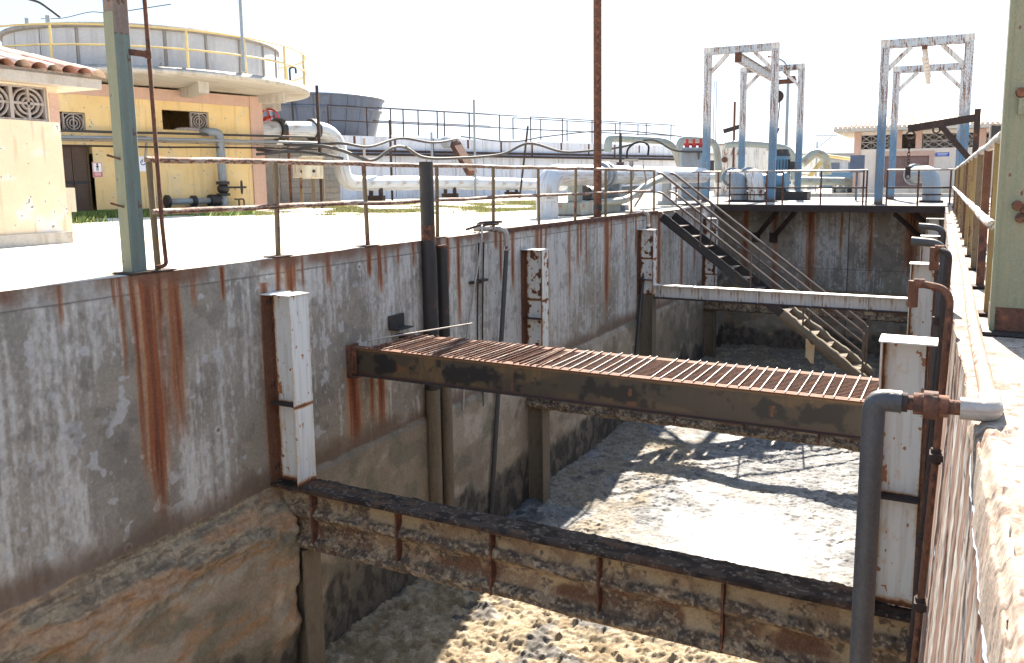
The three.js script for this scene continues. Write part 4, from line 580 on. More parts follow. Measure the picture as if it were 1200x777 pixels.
{
  const t = thing('jib_crane', 'rusty brown jib arm with hanging chain above the right railing', 'jib crane'); const z = -20;
  part('mast', B(0.53, 0.65, 0.05, 2.36, z - 0.06, z + 0.06), M.rustDark, t); part('arm', bar([0.6, 2.18, z], [-0.78, 1.98, z], 0.1, 0.16), M.rustDark, t); part('brace', bar([0.56, 1.2, z], [-0.12, 2.04, z], 0.09, 0.12), M.rustDark, t); part('foot', B(0.4, 0.75, 0.01, 0.05, z - 0.18, z + 0.18), M.rustDark, t);
  part('shackle', [new THREE.TorusGeometry(0.09, 0.02, 6, 14).translate(-0.72, 1.84, z), new THREE.TorusGeometry(0.07, 0.018, 6, 14).translate(-0.2, 1.94, z)], M.rustDark, t); for (let i = 0; i < 8; i++) part('chain_link', new THREE.TorusGeometry(0.035, 0.012, 5, 10).scale(0.7, 1.4, 1).rotateY(i % 2 ? 1.57 : 0).translate(-0.735, 1.72 - i * 0.075, z), M.rustDark, t); part('hook_plate', [B(-0.79, -0.68, 0.95, 1.14, z - 0.02, z + 0.02), new THREE.TorusGeometry(0.05, 0.014, 6, 12).translate(-0.735, 0.92, z)], M.rustDark, t);
}
{
  const t = thing('pipe_railing', 'rusty two rail railing along the platform edge between the gantries', 'railing'); const z = -27.65;
  for (const [x0, x1] of [[-8.6, -6.9], [-6.7, -2.2], [-1.6, 0.25]]) { part('top_rail', rod([x0, 1.13, z], [x1, 1.13, z], 0.03, 8), M.galv, t); part('mid_rail', rod([x0, 0.58, z], [x1, 0.58, z], 0.027, 8), M.rustDark, t); }
  for (const x of [-8.5, -7.7, -7.0, -6.6, -5.35, -4.82, -3.6, -2.3, -2.2, -1.6, -0.7, 0.2]) part('post', rod([x, 0.03, z], [x, 1.13, z], 0.028, 8), M.rust, t);
}

// ---------------------------------------------------------------- left yard: shed, round tank, pump house
function frameAt(o, origin, dir) { o.position.copy(origin); o.rotation.y = Math.atan2(-dir.z, dir.x); return o; }   // local x runs along dir on the ground, local z towards the viewer's side
{ // small yellow shed with tile eave, its wall runs along the pit
  const t = thing('tiled_shed', 'small peach plastered shed with red tile eave and round pattern vent blocks', 'shed');
  const x = -12.05, zr = -7.86, zl = -2.5, H = 2.3;
  part('wall', [B(x - 0.2, x, -0.05, 1.8, zr, zl), B(x - 0.2, x, 2.3, H + 0.1, zr, zl), B(x - 0.2, x, 1.8, 2.3, zr, -7.7)], M.wallPeach, t);
  part('side_wall', B(x - 4, x - 0.2, -0.05, H + 0.1, zr, zr + 0.2), M.wallPeach, t); part('back_wall', B(x - 4.2, x - 4, -0.05, H + 0.1, zr, zl), M.wallPeach, t); part('end_wall', B(x - 4, x - 0.2, -0.05, H + 0.1, zl - 0.2, zl), M.wallPeach, t);
  part('corner_patch', B(x, x + 0.012, 1.8, 2.22, zr + 0.0, zr + 0.14), M.pink, t);
  part('plinth', [B(x, x + 0.05, -0.02, 0.16, zr - 0.02, zl)], M.concPale, t);
  part('eave_slab', [B(x - 4.4, x + 0.32, H + 0.02, H + 0.16, zr - 0.5, zl + 0.3)], M.concPale, t);
  // pattern blocks
  for (let i = 0; i < 6; i++) { const z = -7.44 + i * 0.5, y = 2.05, b = new THREE.Group(); b.name = 'vent_block'; t.add(b); part('frame', [B(x - 0.12, x - 0.02, 1.8, 1.83, z - 0.25, z + 0.25), B(x - 0.12, x - 0.02, 2.27, 2.3, z - 0.25, z + 0.25), B(x - 0.12, x - 0.02, 1.83, 2.27, z - 0.25, z - 0.225), B(x - 0.12, x - 0.02, 1.83, 2.27, z + 0.225, z + 0.25), B(x - 0.1, x - 0.03, 1.83, 2.27, z - 0.018, z + 0.018), B(x - 0.1, x - 0.03, 2.032, 2.068, z - 0.225, z + 0.225)], M.block, b); part('rings', [0.08, 0.15, 0.22].map((r) => new THREE.TorusGeometry(r, 0.019, 6, 24).scale(1, 1, 2).rotateY(Math.PI / 2).translate(x - 0.07, y, z)), M.block, b); }
    // barrel tiles of the eave, each a half pipe
  const slope = 0.22, tg = prep(new THREE.CylinderGeometry(0.1, 0.12, 0.6, 10, 1, true, 0, Math.PI).rotateZ(Math.PI / 2).rotateZ(-slope - 0.04), 1), tm = [M.tile, M.tilePale, M.tile]; for (const m of tm) m.side = THREE.DoubleSide;
  for (let r = 0; r < 5; r++) for (let i = 0; i < 27; i++) { const m = raw('roof_tile', tg, tm[(i * 7 + r * 3) % 5 < 2 ? 1 : 0], t); m.position.set(x + 0.14 - r * 0.5, H + 0.25 + r * 0.5 * slope + (i % 3) * 0.008, zr - 0.38 + i * 0.225); m.rotation.y = (h2(i, r, 3) - 0.5) * 0.06; }
  part('roof_bed', [bar([x + 0.25, H + 0.19, (zr + zl) / 2], [x - 2.4, H + 0.19 + 2.65 * slope, (zr + zl) / 2], 5.9, 0.06)], M.concPale, t);
  single('meter_box', [B(x - 0.14, x - 0.02, 0.45, 0.82, zr - 0.16, zr - 0.004), B(x - 0.1, x - 0.06, 0.1, 0.45, zr - 0.1, zr - 0.06)], M.box, 'small white meter box on the corner of the tiled shed', 'meter box');
}
// pump house wall line in the yard
const hA = GX(297, 26.4), hB = GX(60, 21.75), hDir = hB.clone().sub(hA).normalize();
const houseX = (px) => { const r = rayOf(px, 211), n = V(-hDir.z, 0, hDir.x); return hA.clone().dot(n) / (r.dot(n)); };
const house = thing('pump_house', 'yellow plastered pump house under the round tank slab', 'building');
const hx = (px) => { const r = rayOf(px, 211), k = houseX(px); return V(r.x * k, 0, r.z * k).sub(hA).dot(hDir); };          // metres along the wall from its right corner
const hy = (px, py) => { const k = houseX(px) , r = rayOf(px, py), r0 = rayOf(px, 211); return EYE + r.y * (Math.hypot(r0.x, r0.z) * k) / Math.hypot(r.x, r.z); };
{
  frameAt(house, hA, hDir.clone().negate());   // local +x to the right corner, so wall runs to negative x; +z faces the yard
  const X = (px) => -hx(px), T = 3.62, Wd = 5;
  const wx0 = X(195), wx1 = X(249), wy0 = hy(222, 153), wy1 = hy(222, 130), dx0 = X(40), dx1 = X(111), dy1 = hy(110, 172), ux0 = X(40), ux1 = X(106), uy0 = hy(100, 153), uy1 = hy(100, 132);
  const L = -8.5;
  part('wall', [B(ux1, wx0, -0.25, T, -0.25, 0), B(wx0, wx1, -0.25, wy0, -0.25, 0), B(wx0, wx1, wy1, T, -0.25, 0), B(wx1, 0, -0.25, T, -0.25, 0), B(dx1, ux1, -0.25, dy1, -0.25, 0), B(L, ux1, dy1, uy0, -0.25, 0), B(L, ux1, uy1, T, -0.25, 0), B(L, dx0, -0.25, dy1, -0.25, 0)], M.wallYellow, house);
  part('side_wall', B(-0.25, 0, -0.25, T, -Wd, -0.25), M.wallYellow, house); part('back_wall', B(L, -0.25, -0.25, T, -Wd, -Wd + 0.2), M.wallYellow, house); part('end_wall', B(L, L + 0.2, -0.25, T, -Wd + 0.2, -0.25), M.wallYellow, house);
  part('orange_band', B(L, -0.02, T - 0.34, T - 0.01, 0.002, 0.03), M.pink, house); part('corner_pillar', B(-0.02, 0.42, -0.25, T, -0.3, 0.06), M.pink, house);
  part('plinth_damage', B(dx1 + 0.1, -0.05, -0.22, 0.12, 0.0, 0.02), M.concPale, house);
  const dr = (a, b) => { const g = new THREE.Group(); g.name = 'door'; house.add(g); part('leaf', B(a, b, -0.1, dy1, -0.14, -0.1), M.doorBrown, g); for (let i = 0; i < 26; i++) part('slat', B(a + 0.05, b - 0.05, 0.0 + i * 0.075, 0.03 + i * 0.075, -0.1, -0.075), M.doorBrown, g); part('cross_bar', B(a, b, 0.86, 0.94, -0.08, -0.06), M.dark, g); };
  dr(dx0, X(88) - 0.01); dr(X(88) + 0.01, dx1);
  part('ceiling', B(L + 0.2, -0.25, T - 0.06, T - 0.02, -Wd + 0.2, -0.25), M.concGrey, house);
  const vent = (cx, cy, s) => { const g = new THREE.Group(); g.name = 'vent_block'; house.add(g); part('frame', [B(cx - s, cx + s, cy - s, cy - s + 0.03, -0.16, -0.06), B(cx - s, cx + s, cy + s - 0.03, cy + s, -0.16, -0.06), B(cx - s, cx - s + 0.03, cy - s, cy + s, -0.155, -0.065), B(cx + s - 0.03, cx + s, cy - s, cy + s, -0.155, -0.065), B(cx - 0.015, cx + 0.015, cy - s, cy + s, -0.15, -0.07)], M.block, g); part('rings', [0.35, 0.62, 0.9].map((k) => new THREE.TorusGeometry(k * s, 0.02, 6, 22).scale(1, 1, 2).translate(cx, cy, -0.11)), M.block, g); };
  vent(wx1 - 0.27, (wy0 + wy1) / 2, 0.27); vent(ux1 - 0.28, uy0 + 0.2, 0.27); part('broken_block', new THREE.IcosahedronGeometry(0.2, 1).scale(2.6, 0.4, 0.5).translate(wx0 + 0.9, wy0 + 0.03, -0.1), M.block, house);
  const sign = (cx, cy, w, h, draw, label) => { const c = document.createElement('canvas'); c.width = 64; c.height = 96; const q = c.getContext('2d'); draw(q); const tx = new THREE.CanvasTexture(c); tx.colorSpace = THREE.SRGBColorSpace; const g = thing('safety_sign', label, 'sign'); frameAt(g, hA, hDir.clone().negate()); part('plate', B(cx - w / 2, cx + w / 2, cy - h / 2, cy + h / 2, 0.004, 0.012), M.white, g); const f = new THREE.PlaneGeometry(w * 0.98, h * 0.98); f.translate(cx, cy, 0.015); raw('print', f, new THREE.MeshStandardMaterial({ map: tx, roughness: 0.5 }), g); };
  sign(X(115), hy(115, 199), 0.26, 0.42, (q) => { q.fillStyle = '#f2ecec'; q.fillRect(0, 0, 64, 96); q.fillStyle = '#c4453f'; q.fillRect(4, 62, 56, 28); q.strokeStyle = '#b02a2a'; q.lineWidth = 3; q.strokeRect(3, 3, 58, 90); q.fillStyle = '#222'; q.fillRect(28, 14, 8, 22); q.fillRect(22, 24, 20, 6); q.beginPath(); q.arc(32, 12, 6, 0, 7); q.fill(); q.fillRect(26, 34, 4, 20); q.fillRect(34, 34, 4, 20); q.fillStyle = '#fff'; for (let i = 0; i < 3; i++) q.fillRect(10, 67 + i * 7, 44, 3); }, 'white and red warning sign with a figure beside the pump house door');
  sign(X(168), hy(168, 192), 0.26, 0.44, (q) => { q.fillStyle = '#eef1f8'; q.fillRect(0, 0, 64, 96); q.strokeStyle = '#34508e'; q.lineWidth = 6; q.beginPath(); q.arc(36, 40, 15, 0.3, 4.2); q.stroke(); q.fillStyle = '#34508e'; q.fillRect(30, 18, 6, 22); }, 'white sign with a dark blue symbol on the yellow pump house wall');
  // pipe with valve in front of the wall
  const v = thing('valve_pipe', 'grey pipe with gate valve and handwheel on the pump house wall', 'pipe'); frameAt(v, hA, hDir.clone().negate());
  const px = X(254), top = hy(254, 160);
  part('riser', pipe([[px - 0.35, top + 0.12, -0.05], [px - 0.33, top + 0.12, 0.3], [px, top + 0.1, 0.32], [px, 0.95, 0.35]], 0.13, 0.18, 14), M.pipeGrey, v); part('lower_riser', rod([px, 0.0, 0.35], [px, 0.95, 0.35], 0.11, 14), M.pipeGrey, v);
  part('valve_body', [ring([px, 0.86, 0.35], [0, 1, 0], 0.2, 0.1), ring([px, 0.5, 0.35], [0, 1, 0], 0.2, 0.08), new THREE.SphereGeometry(0.18, 12, 8).translate(px, 0.68, 0.35)], M.dark, v); part('valve_stem', rod([px, 0.72, 0.35], [px + 0.75, 0.72, 0.4], 0.03, 8), M.dark, v); part('handwheel', [new THREE.TorusGeometry(0.2, 0.025, 8, 22).rotateY(Math.PI / 2 - 0.6).translate(px + 0.6, 0.72, 0.4), bar([px + 0.6, 0.52, 0.4], [px + 0.6, 0.92, 0.4], 0.02, 0.02)], M.dark, v);
  part('cross_pipe', rod([px - 1.75, 0.32, 0.3], [px + 0.12, 0.32, 0.34], 0.09, 12), M.pipeGrey, v); for (const [d, r, l] of [[-1.75, 0.2, 0.08], [-0.95, 0.17, 0.12], [-0.3, 0.19, 0.3]]) part('flange', ring([px + d, 0.32, 0.32 + d * 0.01], [1, 0, 0], r, l), M.dark, v); part('plinth', B(px - 1.1, px + 0.1, -0.2, 0.16, 0.1, 0.6), M.concGrey, v);
  for (const d of [0.45, 0.62]) part('drain_pipe', pipe([[px + d - 0.15, 0.35, 0.45], [px + d, 0.35, 0.45], [px + d, -0.1, 0.45]], 0.025, 0.06, 7), M.dark, v);
  // service pipes along the wall
  const svc = [[0.0, 156, 160, 0.035, M.cable, 'black'], [0.07, 163, 166, 0.045, M.pipeGrey, 'grey'], [0.0, 167, 169, 0.03, M.galv, 'pale'], [0.05, 173, 174, 0.026, M.rustDark, 'thin rusty']];
  svc.forEach(([dz, p0, p1, r, m, nm], i) => { const y0 = hy(100, p0), y1 = hy(297, p1); single('service_pipe', smooth(Array.from({ length: 9 }, (_, k) => { const a = hA.clone().addScaledVector(hDir, 8.2 - k * 1.3); a.addScaledVector(V(-hDir.z, 0, hDir.x), (hDir.x * 0 + 1) * 0.0); const q = V(0, 0, 0.3 + dz * 2).applyAxisAngle(V(0, 1, 0), house.rotation.y); a.add(q); a.y = y0 + (y1 - y0) * k / 6.3 + 0.06 * (fbm(k * 0.9, i * 7, 2, 850) - 0.5); return a; }), r, 40, 8), m, nm + ' service pipe running along the yellow pump house wall', 'pipe'); });
  const lb = thing('wall_bracket_pipe', 'short bent bracket pipe above the blue symbol sign', 'bracket'); frameAt(lb, hA, hDir.clone().negate()); part('arm', pipe([[X(158), hy(165, 161), 0.06], [X(171), hy(171, 161), 0.25], [X(166), hy(166, 190), 0.3]], 0.04, 0.08, 8), M.galv, lb);
}
{ // round tank on its slab
  const rt = V(FH.z * -1, 0, FH.x); const C = rt.clone().multiplyScalar(-13).addScaledVector(FH, 26.8); C.y = 0;
  const t = thing('round_tank', 'round concrete tank with cantilever slab and yellow railing above the pump house', 'tank', null, C); const R = 4.95, top = 4.02, bot = 3.66;
  const pts = [[0, bot + 0.1], [3.6, bot], [R - 0.25, bot + 0.14], [R, bot + 0.17], [R, top], [3, top + 0.01], [0, top + 0.01]].map(([a, b]) => new THREE.Vector2(a, b));
  part('slab', new THREE.LatheGeometry(pts, 96), M.concPale, t); for (let i = 0; i < 8; i++) { const a = i * Math.PI / 4 + 0.35; part('slab_beam', bar([Math.cos(a) * 0.5, bot - 0.12, Math.sin(a) * 0.5], [Math.cos(a) * (R - 0.6), bot - 0.05, Math.sin(a) * (R - 0.6)], 0.3, 0.34), M.concPale, t); }
  const r1 = 3.95, h = 1.12, N = 22;
  for (let i = 0; i < N; i++) { const a = i / N * Math.PI * 2, b = (i + 0.965) / N * Math.PI * 2; const g = new THREE.CylinderGeometry(r1, r1, h, 6, 1, true, Math.PI / 2 - b, b - a); g.translate(0, top + h / 2, 0); part('wall_panel', g, M.tankGrey, t); const c = a - 0.006; part('joint', bar([Math.cos(c) * (r1 - 0.04), top, Math.sin(c) * (r1 - 0.04)], [Math.cos(c) * (r1 - 0.04), top + h, Math.sin(c) * (r1 - 0.04)], 0.16, 0.06), M.concGrey, t); }
  part('inner_wall', new THREE.CylinderGeometry(r1 - 0.16, r1 - 0.16, h, 64, 1, true).translate(0, top + h / 2, 0), M.tankGrey, t);
  part('rim', new THREE.LatheGeometry([[r1 - 0.2, h], [r1 + 0.06, h], [r1 + 0.06, h + 0.14], [r1 - 0.2, h + 0.14], [r1 - 0.2, h]].map(([a, b]) => new THREE.Vector2(a, top + b)), 80), M.concGrey, t);
  const NP = 18; for (let i = 0; i < NP; i++) { const a = i / NP * Math.PI * 2 + 0.12, x = Math.cos(a) * (R - 0.1), z = Math.sin(a) * (R - 0.1); part('railing_post', rod([x, top, z], [x, top + 1.05, z], 0.035, 8), M.yellow, t); }
  for (const y of [0.52, 1.05]) part('railing_rail', tubeRaw(Array.from({ length: 97 }, (_, i) => V(Math.cos(i / 96 * Math.PI * 2) * (R - 0.1), top + y, Math.sin(i / 96 * Math.PI * 2) * (R - 0.1))), 0.028, 8, false), M.yellow, t);
  part('hatch', new THREE.CylinderGeometry(0.55, 0.6, 0.2, 20).translate(-1.9, top + h + 0.25, 1.2), M.tankGrey, t);
  const pl = GX(293, 23.4); single('flag_pole', rod([pl.x, 4.0, pl.z], [pl.x, 9, pl.z], 0.045, 8), M.pipeGrey, 'slim grey pole rising beside the yellow tank railing', 'pole');
}
{ // blue tank behind, flaring to its rim
  const c = GX(372, 44); const t = thing('round_tank', 'dull blue flared round tank behind the yellow pump house', 'tank', null, c);
  const y0 = 2.2, y1 = 5.2, r0 = 2.9, r1 = 3.65;
  const N = 26; for (let i = 0; i < N; i++) { const a = i / N * 6.2832; part('wall_panel', new THREE.CylinderGeometry(r1, r0, y1 - y0, 3, 1, true, a, 6.2832 / N * 0.97).translate(0, (y0 + y1) / 2, 0), M.tankBlue, t); }
  part('inner_wall', new THREE.CylinderGeometry(r1 - 0.06, r0 - 0.06, y1 - y0, 48, 1, true).translate(0, (y0 + y1) / 2, 0), M.tankBlue, t); part('roof', new THREE.CylinderGeometry(r1 - 0.1, r1 - 0.08, 0.04, 48).translate(0, y1 - 0.3, 0), M.tankBlue, t);
  for (const y of [y1, 4.6]) part('hoop', new THREE.TorusGeometry(r0 + (r1 - r0) * (y - y0) / (y1 - y0) + 0.03, 0.06, 6, 60).rotateX(Math.PI / 2).translate(0, y, 0), M.tankBlue, t); part('base_wall', new THREE.CylinderGeometry(r0 - 0.3, r0 - 0.3, y0, 40).translate(0, y0 / 2, 0), M.concGrey, t);
  part('overflow_pipe', pipe([[0.3, 3.2, 3.4], [0.3, 5.0, 3.5], [-0.4, 5.0, 3.5], [-0.4, 4.4, 3.45]], 0.12, 0.3, 10), M.pipeGrey, t); part('vent_hook', pipe([[1.6, 3.6, 3.3], [1.6, 6.4, 3.4], [2.0, 6.4, 3.4], [2.0, 6.1, 3.4]], 0.05, 0.15, 8), M.dark, t);
}
{ // block wall, big white pipe, boxes
  const a = GX(302, 29), b = GX(398, 32); const w = thing('block_wall', 'grey concrete block wall behind the white pipe bend', 'wall'); const d = b.clone().sub(a), L = d.length(); frameAt(w, a, d.normalize());
  part('core', B(0, L, -0.1, 2.5, -0.25, -0.02), M.concGrey, w); const bg = [prep(B(-0.45, 0.45, -0.11, 0.11, -0.02, 0.012), 1.3), prep(B(-0.45, 0.45, -0.11, 0.11, -0.02, 0.006), 1.3)];
  for (let r = 0; r < 10; r++) for (let i = 0; i < Math.floor(L / 0.92); i++) { const m = raw('block', bg[(i + r) % 2], M.concGrey, w); m.position.set(0.48 + i * 0.92 + (r % 2 ? 0.0 : 0.02), 0.08 + r * 0.235, 0); }
  part('coping', B(-0.1, L + 0.1, 2.5, 2.6, -0.32, 0.06), M.concPale, w);
  const p = [PX(296, 153, 28), PX(330, 152, 29), PX(394, 152, 31), PX(403, 213, 31), PX(420, 215, 32), PX(520, 214, 37), PX(660, 217, 44)];
  const t = thing('white_main', 'large white pipe bending down past the block wall and along the basin wall', 'pipe');
  part('pipe_run', pipe(p, 0.3, 1.0, 18), M.pipeWhite, t); for (const [q, ax] of [[PX(327, 152, 28.9), p[2].clone().sub(p[0])], [PX(367, 152, 30.2), p[2].clone().sub(p[0])]]) part('flange', ring(q, ax, 0.4, 0.22, 20), M.dark, t); part('rust_joint', ring(PX(470, 214.5, 34.5), p[5].clone().sub(p[4]), 0.306, 0.5, 18), M.whiteRust, t);
  for (const [px, D] of [[440, 33], [527, 37.4], [600, 41]]) { const g = GX(px, D); part('saddle', [B(g.x - 0.4, g.x + 0.4, 0, 0.3, g.z - 0.1, g.z + 0.1), B(g.x - 0.3, g.x - 0.2, 0.3, 0.62, g.z - 0.08, g.z + 0.08), B(g.x + 0.2, g.x + 0.3, 0.3, 0.62, g.z - 0.08, g.z + 0.08)], M.rustDark, t); }
  const bx = (px, py0, py1, w0, D, m, label) => { const q = PX(px, (py0 + py1) / 2, D), h = (py1 - py0) / 940 * D / 2; const o = thing('control_box', label, 'control box', null, [q.x, 0, q.z]); o.rotation.y = house.rotation.y * 0.5 + 0.3; part('case', B(-w0 / 2, w0 / 2, q.y - h, q.y + h, -0.15, 0.15, 0.02), m, o); part('door', B(-w0 / 2 + 0.05, w0 / 2 - 0.05, q.y - h + 0.05, q.y + h - 0.05, 0.15, 0.17), m, o); part('roof', B(-w0 / 2 - 0.05, w0 / 2 + 0.05, q.y + h, q.y + h + 0.05, -0.2, 0.22), m, o); part('post', rod([0, 0, 0], [0, q.y - h, 0], 0.05, 8), M.railPost, o); part('lock', new THREE.CylinderGeometry(0.05, 0.05, 0.03, 10).rotateX(Math.PI / 2).translate(0, q.y - 0.1, 0.18), M.dark, o); return o; };
  bx(352, 187, 208, 0.45, 27.5, M.concPale, 'plain grey control box on a post before the block wall'); bx(366, 185, 209, 0.62, 26.5, M.box, 'cream control box with dark lock on a rusty post before the block wall');
  for (const [px, D, y, m, nm] of [[378, 27.2, 2.1, M.railPost, 'yellow brown'], [376, 26.9, 4.0, M.rustDark, 'dark tall'], [303, 27, 2.4, M.rustDark, 'dark short'], [340, 28.5, 2.6, M.rust, 'rusty']]) { const g = GX(px, D); single('service_post', rod([g.x, 0, g.z], [g.x, y, g.z], 0.05, 8), m, nm + ' post standing before the block wall by the white pipe', 'post'); }
  const v = PX(316, 137, 29.5), vt = thing('red_valve', 'red valve handwheel on the white pipe beside the pump house pillar', 'valve'); part('handwheel', new THREE.TorusGeometry(0.3, 0.035, 8, 24).rotateX(0.5).rotateY(0.7).translate(v.x, v.y, v.z), M.red, vt); part('stem', [rod([v.x - 0.9, v.y - 0.3, v.z], [v.x, v.y, v.z], 0.07, 8), ring([v.x - 0.6, v.y - 0.2, v.z], [3, 1, 0], 0.2, 0.3)], M.red, vt); part('spoke', [bar([v.x - 0.28, v.y, v.z], [v.x + 0.28, v.y, v.z], 0.04, 0.04), bar([v.x, v.y - 0.25, v.z - 0.08], [v.x, v.y + 0.25, v.z + 0.08], 0.04, 0.04)], M.red, vt);
}
{ // long basin wall with walkway railing
  const a = GX(385, 40), b = GX(797, 57); const t = thing('basin_wall', 'long pale concrete basin wall with ribs and ledge across the yard', 'wall'); const d = b.clone().sub(a), L = d.length(); d.normalize(); frameAt(t, a, d);
  const H = 3.15, nP = 14, pw = L / nP; for (let i = 0; i < nP; i++) part('wall_panel', B(i * pw + 0.02, (i + 1) * pw - 0.02, -0.1, H - 0.9, -0.3, 0), M.basin, t); for (let i = 0; i < nP; i++) part('upper_panel', B(i * pw + 0.01, (i + 1) * pw - 0.01, H - 0.9, H, -0.3, -0.06), M.basin, t);
  part('core', B(0, L, -0.1, H - 0.03, -0.32, -0.302), M.concGrey, t); part('ledge', B(0, L, H - 0.98, H - 0.86, 0.0, 0.28), M.rustDark, t); part('ledge_pipe', rod([0, H - 0.75, 0.15], [L, H - 0.72, 0.15], 0.06, 8), M.rustDark, t); part('return_wall', B(L - 0.3, L, -0.1, H - 0.01, -12, -0.33), M.basin, t);
  for (let i = 0; i < 10; i++) { const x = 1.5 + i * 2.3; part('stain_plate', B(x - 0.06, x + 0.06, H - 0.5 - (i % 3) * 0.25, H - 0.02, -0.06, -0.045), M.rust, t); }
  const rail = (x0, x1, z, y0, step, label, h = 1.45) => { const r = thing('basin_railing', label, 'railing'); frameAt(r, a, d); for (let x = x0; x <= x1 + 0.01; x += step) part('post', rod([x, y0, z], [x, y0 + h, z], 0.035, 6), M.rustDark, r); for (const k of [0.5, 1]) part('rail', rod([x0, y0 + h * k, z], [x1, y0 + h * k, z], 0.03, 6), M.rustDark, r); };
  rail(0.2, 12, -0.18, H, 2.1, 'brown railing on the near half of the basin wall'); rail(13, L - 0.4, -0.18, H, 2.5, 'brown railing on the far half of the basin wall'); rail(1, 11, -1.5, H + 0.2, 1.7, 'brown railing on the inner side of the basin walkway', 1.4); rail(13, L - 1, -1.9, H + 0.2, 2.2, 'brown railing across the basin behind the wall', 1.3);
  single('chute', [bar(PX(533, 168, 44), PX(553, 203, 42.5), 0.5, 0.35)], M.rust, 'brown slanting chute on the basin wall', 'chute'); single('chute_elbow', pipe([PX(520, 170, 45), PX(520, 166, 44.5), PX(535, 168, 44)], 0.3, 0.5, 12), M.pipeWhite, 'pale elbow above the brown chute on the basin wall', 'pipe');
}
{ // cables and thin things in the yard
  const cab = (l, r, label) => single('yard_cable', smooth(l.map(([x, y, D]) => PX(x, y, D)), r, 70, 6), M.cable, label, 'cable');
  cab([[300, 168, 27], [360, 170, 27], [400, 168, 27], [430, 172, 28], [470, 162, 30], [505, 167, 31], [535, 163, 33]], 0.05, 'dark cable sagging before the block wall to the chute');
  cab([[300, 175, 26.5], [330, 178, 26.5], [372, 171, 26.5], [400, 176, 27], [435, 188, 28], [460, 173, 29], [475, 173, 30], [495, 184, 31], [540, 185, 33], [590, 180, 35], [620, 168, 36], [660, 178, 37], [700, 176, 38]], 0.06, 'pale looping cable along the basin wall');
  cab([[300, 181, 26], [340, 178, 26.3], [380, 181, 26.6], [402, 186, 27]], 0.05, 'pale cable bundle crossing above the control boxes'); cab([[540, 160, 40], [600, 166, 41], [640, 160, 42], [720, 153, 44], [800, 160, 45]], 0.035, 'thin black cable hanging above the basin wall to the rusty pole'); cab([[700, 177, 34], [730, 172, 34], [765, 164, 34], [790, 176, 34], [830, 178, 34]], 0.045, 'black cable sagging over the green gooseneck pipe');
  for (const [px, D, y0, ln, m, nm] of [[459, 34, 3.4, 0, M.rustDark, 'rusty'], [507, 36, 3.0, 0, M.pipeGrey, 'pale'], [614, 40, 3.5, 0.25, M.rustDark, 'leaning dark'], [557, 38, 4.6, 0, M.pipeGrey, 'tall pale'], [428, 33, 2.6, 0, M.galv, 'grey']]) { const g = GX(px, D); single('marker_post', rod([g.x - ln, 0, g.z], [g.x + ln, y0, g.z], 0.05, 6), m, nm + ' thin post standing before the basin wall', 'post'); }
  // street lamp and poles beyond the tank
  const g = GX(72, 46), t = thing('street_lamp', 'street lamp with long curved arm behind the round tank', 'street lamp'); part('pole', rod([g.x, 0, g.z], [g.x, PX(70, 18, 46).y, g.z], 0.12, 10), M.pipeGrey, t); part('arm', smooth([PX(70, 20, 46), PX(58, 11, 46), PX(46, 3, 46), PX(30, -2, 46)], 0.07, 20, 8), M.dark, t);
  for (const [px, py, D, nm] of [[48, 21, 60, 'slim grey pole behind the street lamp'], [2, 30, 62, 'grey pole beyond the shed roof']]) { const q = GX(px, D); single('utility_pole', rod([q.x, 0, q.z], [q.x, PX(px, py, D).y, q.z], 0.14, 8), M.pipeGrey, nm, 'pole'); }
  single('power_line', smooth([PX(48, 22, 60), PX(75, 21, 55), PX(107, 14, 52), PX(130, 15, 50), PX(200, 5, 48)], 0.03, 30, 5), M.cable, 'power line strung from the slim pole past the street lamp', 'cable');
}
{ // grass by the pump house and along the basin
  SEED = 31337; const bl = new THREE.BufferGeometry(); bl.setAttribute('position', new THREE.Float32BufferAttribute([-0.02, 0, 0, 0.02, 0, 0, 0.01, 0.17, 0.05], 3)); bl.setAttribute('normal', new THREE.Float32BufferAttribute([0, 0.6, 0.8, 0, 0.6, 0.8, 0, 0.6, 0.8], 3));
  const N = 80000, m = new THREE.MeshStandardMaterial({ roughness: 0.8, side: THREE.DoubleSide }); const im = new THREE.InstancedMesh(bl, m, N); im.name = 'grass'; im.userData = { kind: 'stuff' }; const q = new THREE.Object3D(), c = new THREE.Color(); let n = 0, guard = 0;
  while (n < N && guard++ < 900000) { const px = rr(70, 660), D0 = px < 297 ? 21.75 + (26.4 - 21.75) * (px - 60) / 237 : 27 + (px - 297) * 0.04, D = px < 297 ? D0 - rr(0, 1) * rr(0, 1) * 4.5 : rr(21.5, 28 + (px - 297) * 0.02); const p = GX(px, D); if (fbm(p.x * 0.7, p.z * 0.7, 3, 870) + (px < 297 ? 0.06 : px < 430 ? -0.02 : -0.1) < rr(0.42, 0.62)) continue; if (px < 120 && p.x > -12.4 && p.z > -8.2) continue; q.position.set(p.x, -0.02, p.z); q.rotation.set(rr(-0.5, 0.5), rr(0, 6.3), rr(-0.5, 0.5)); q.scale.setScalar(px < 297 ? rr(0.25, 1.1) : rr(0.2, 0.6)); q.updateMatrix(); im.setMatrixAt(n, q.matrix); px < 297 ? c.setRGB(rr(0.1, 0.2), rr(0.16, 0.24), rr(0.03, 0.06)) : c.setRGB(rr(0.2, 0.34), rr(0.22, 0.32), rr(0.07, 0.12)); im.setColorAt(n, c); n++; }
  im.count = n; im.castShadow = im.receiveShadow = true; scene.add(im);
}

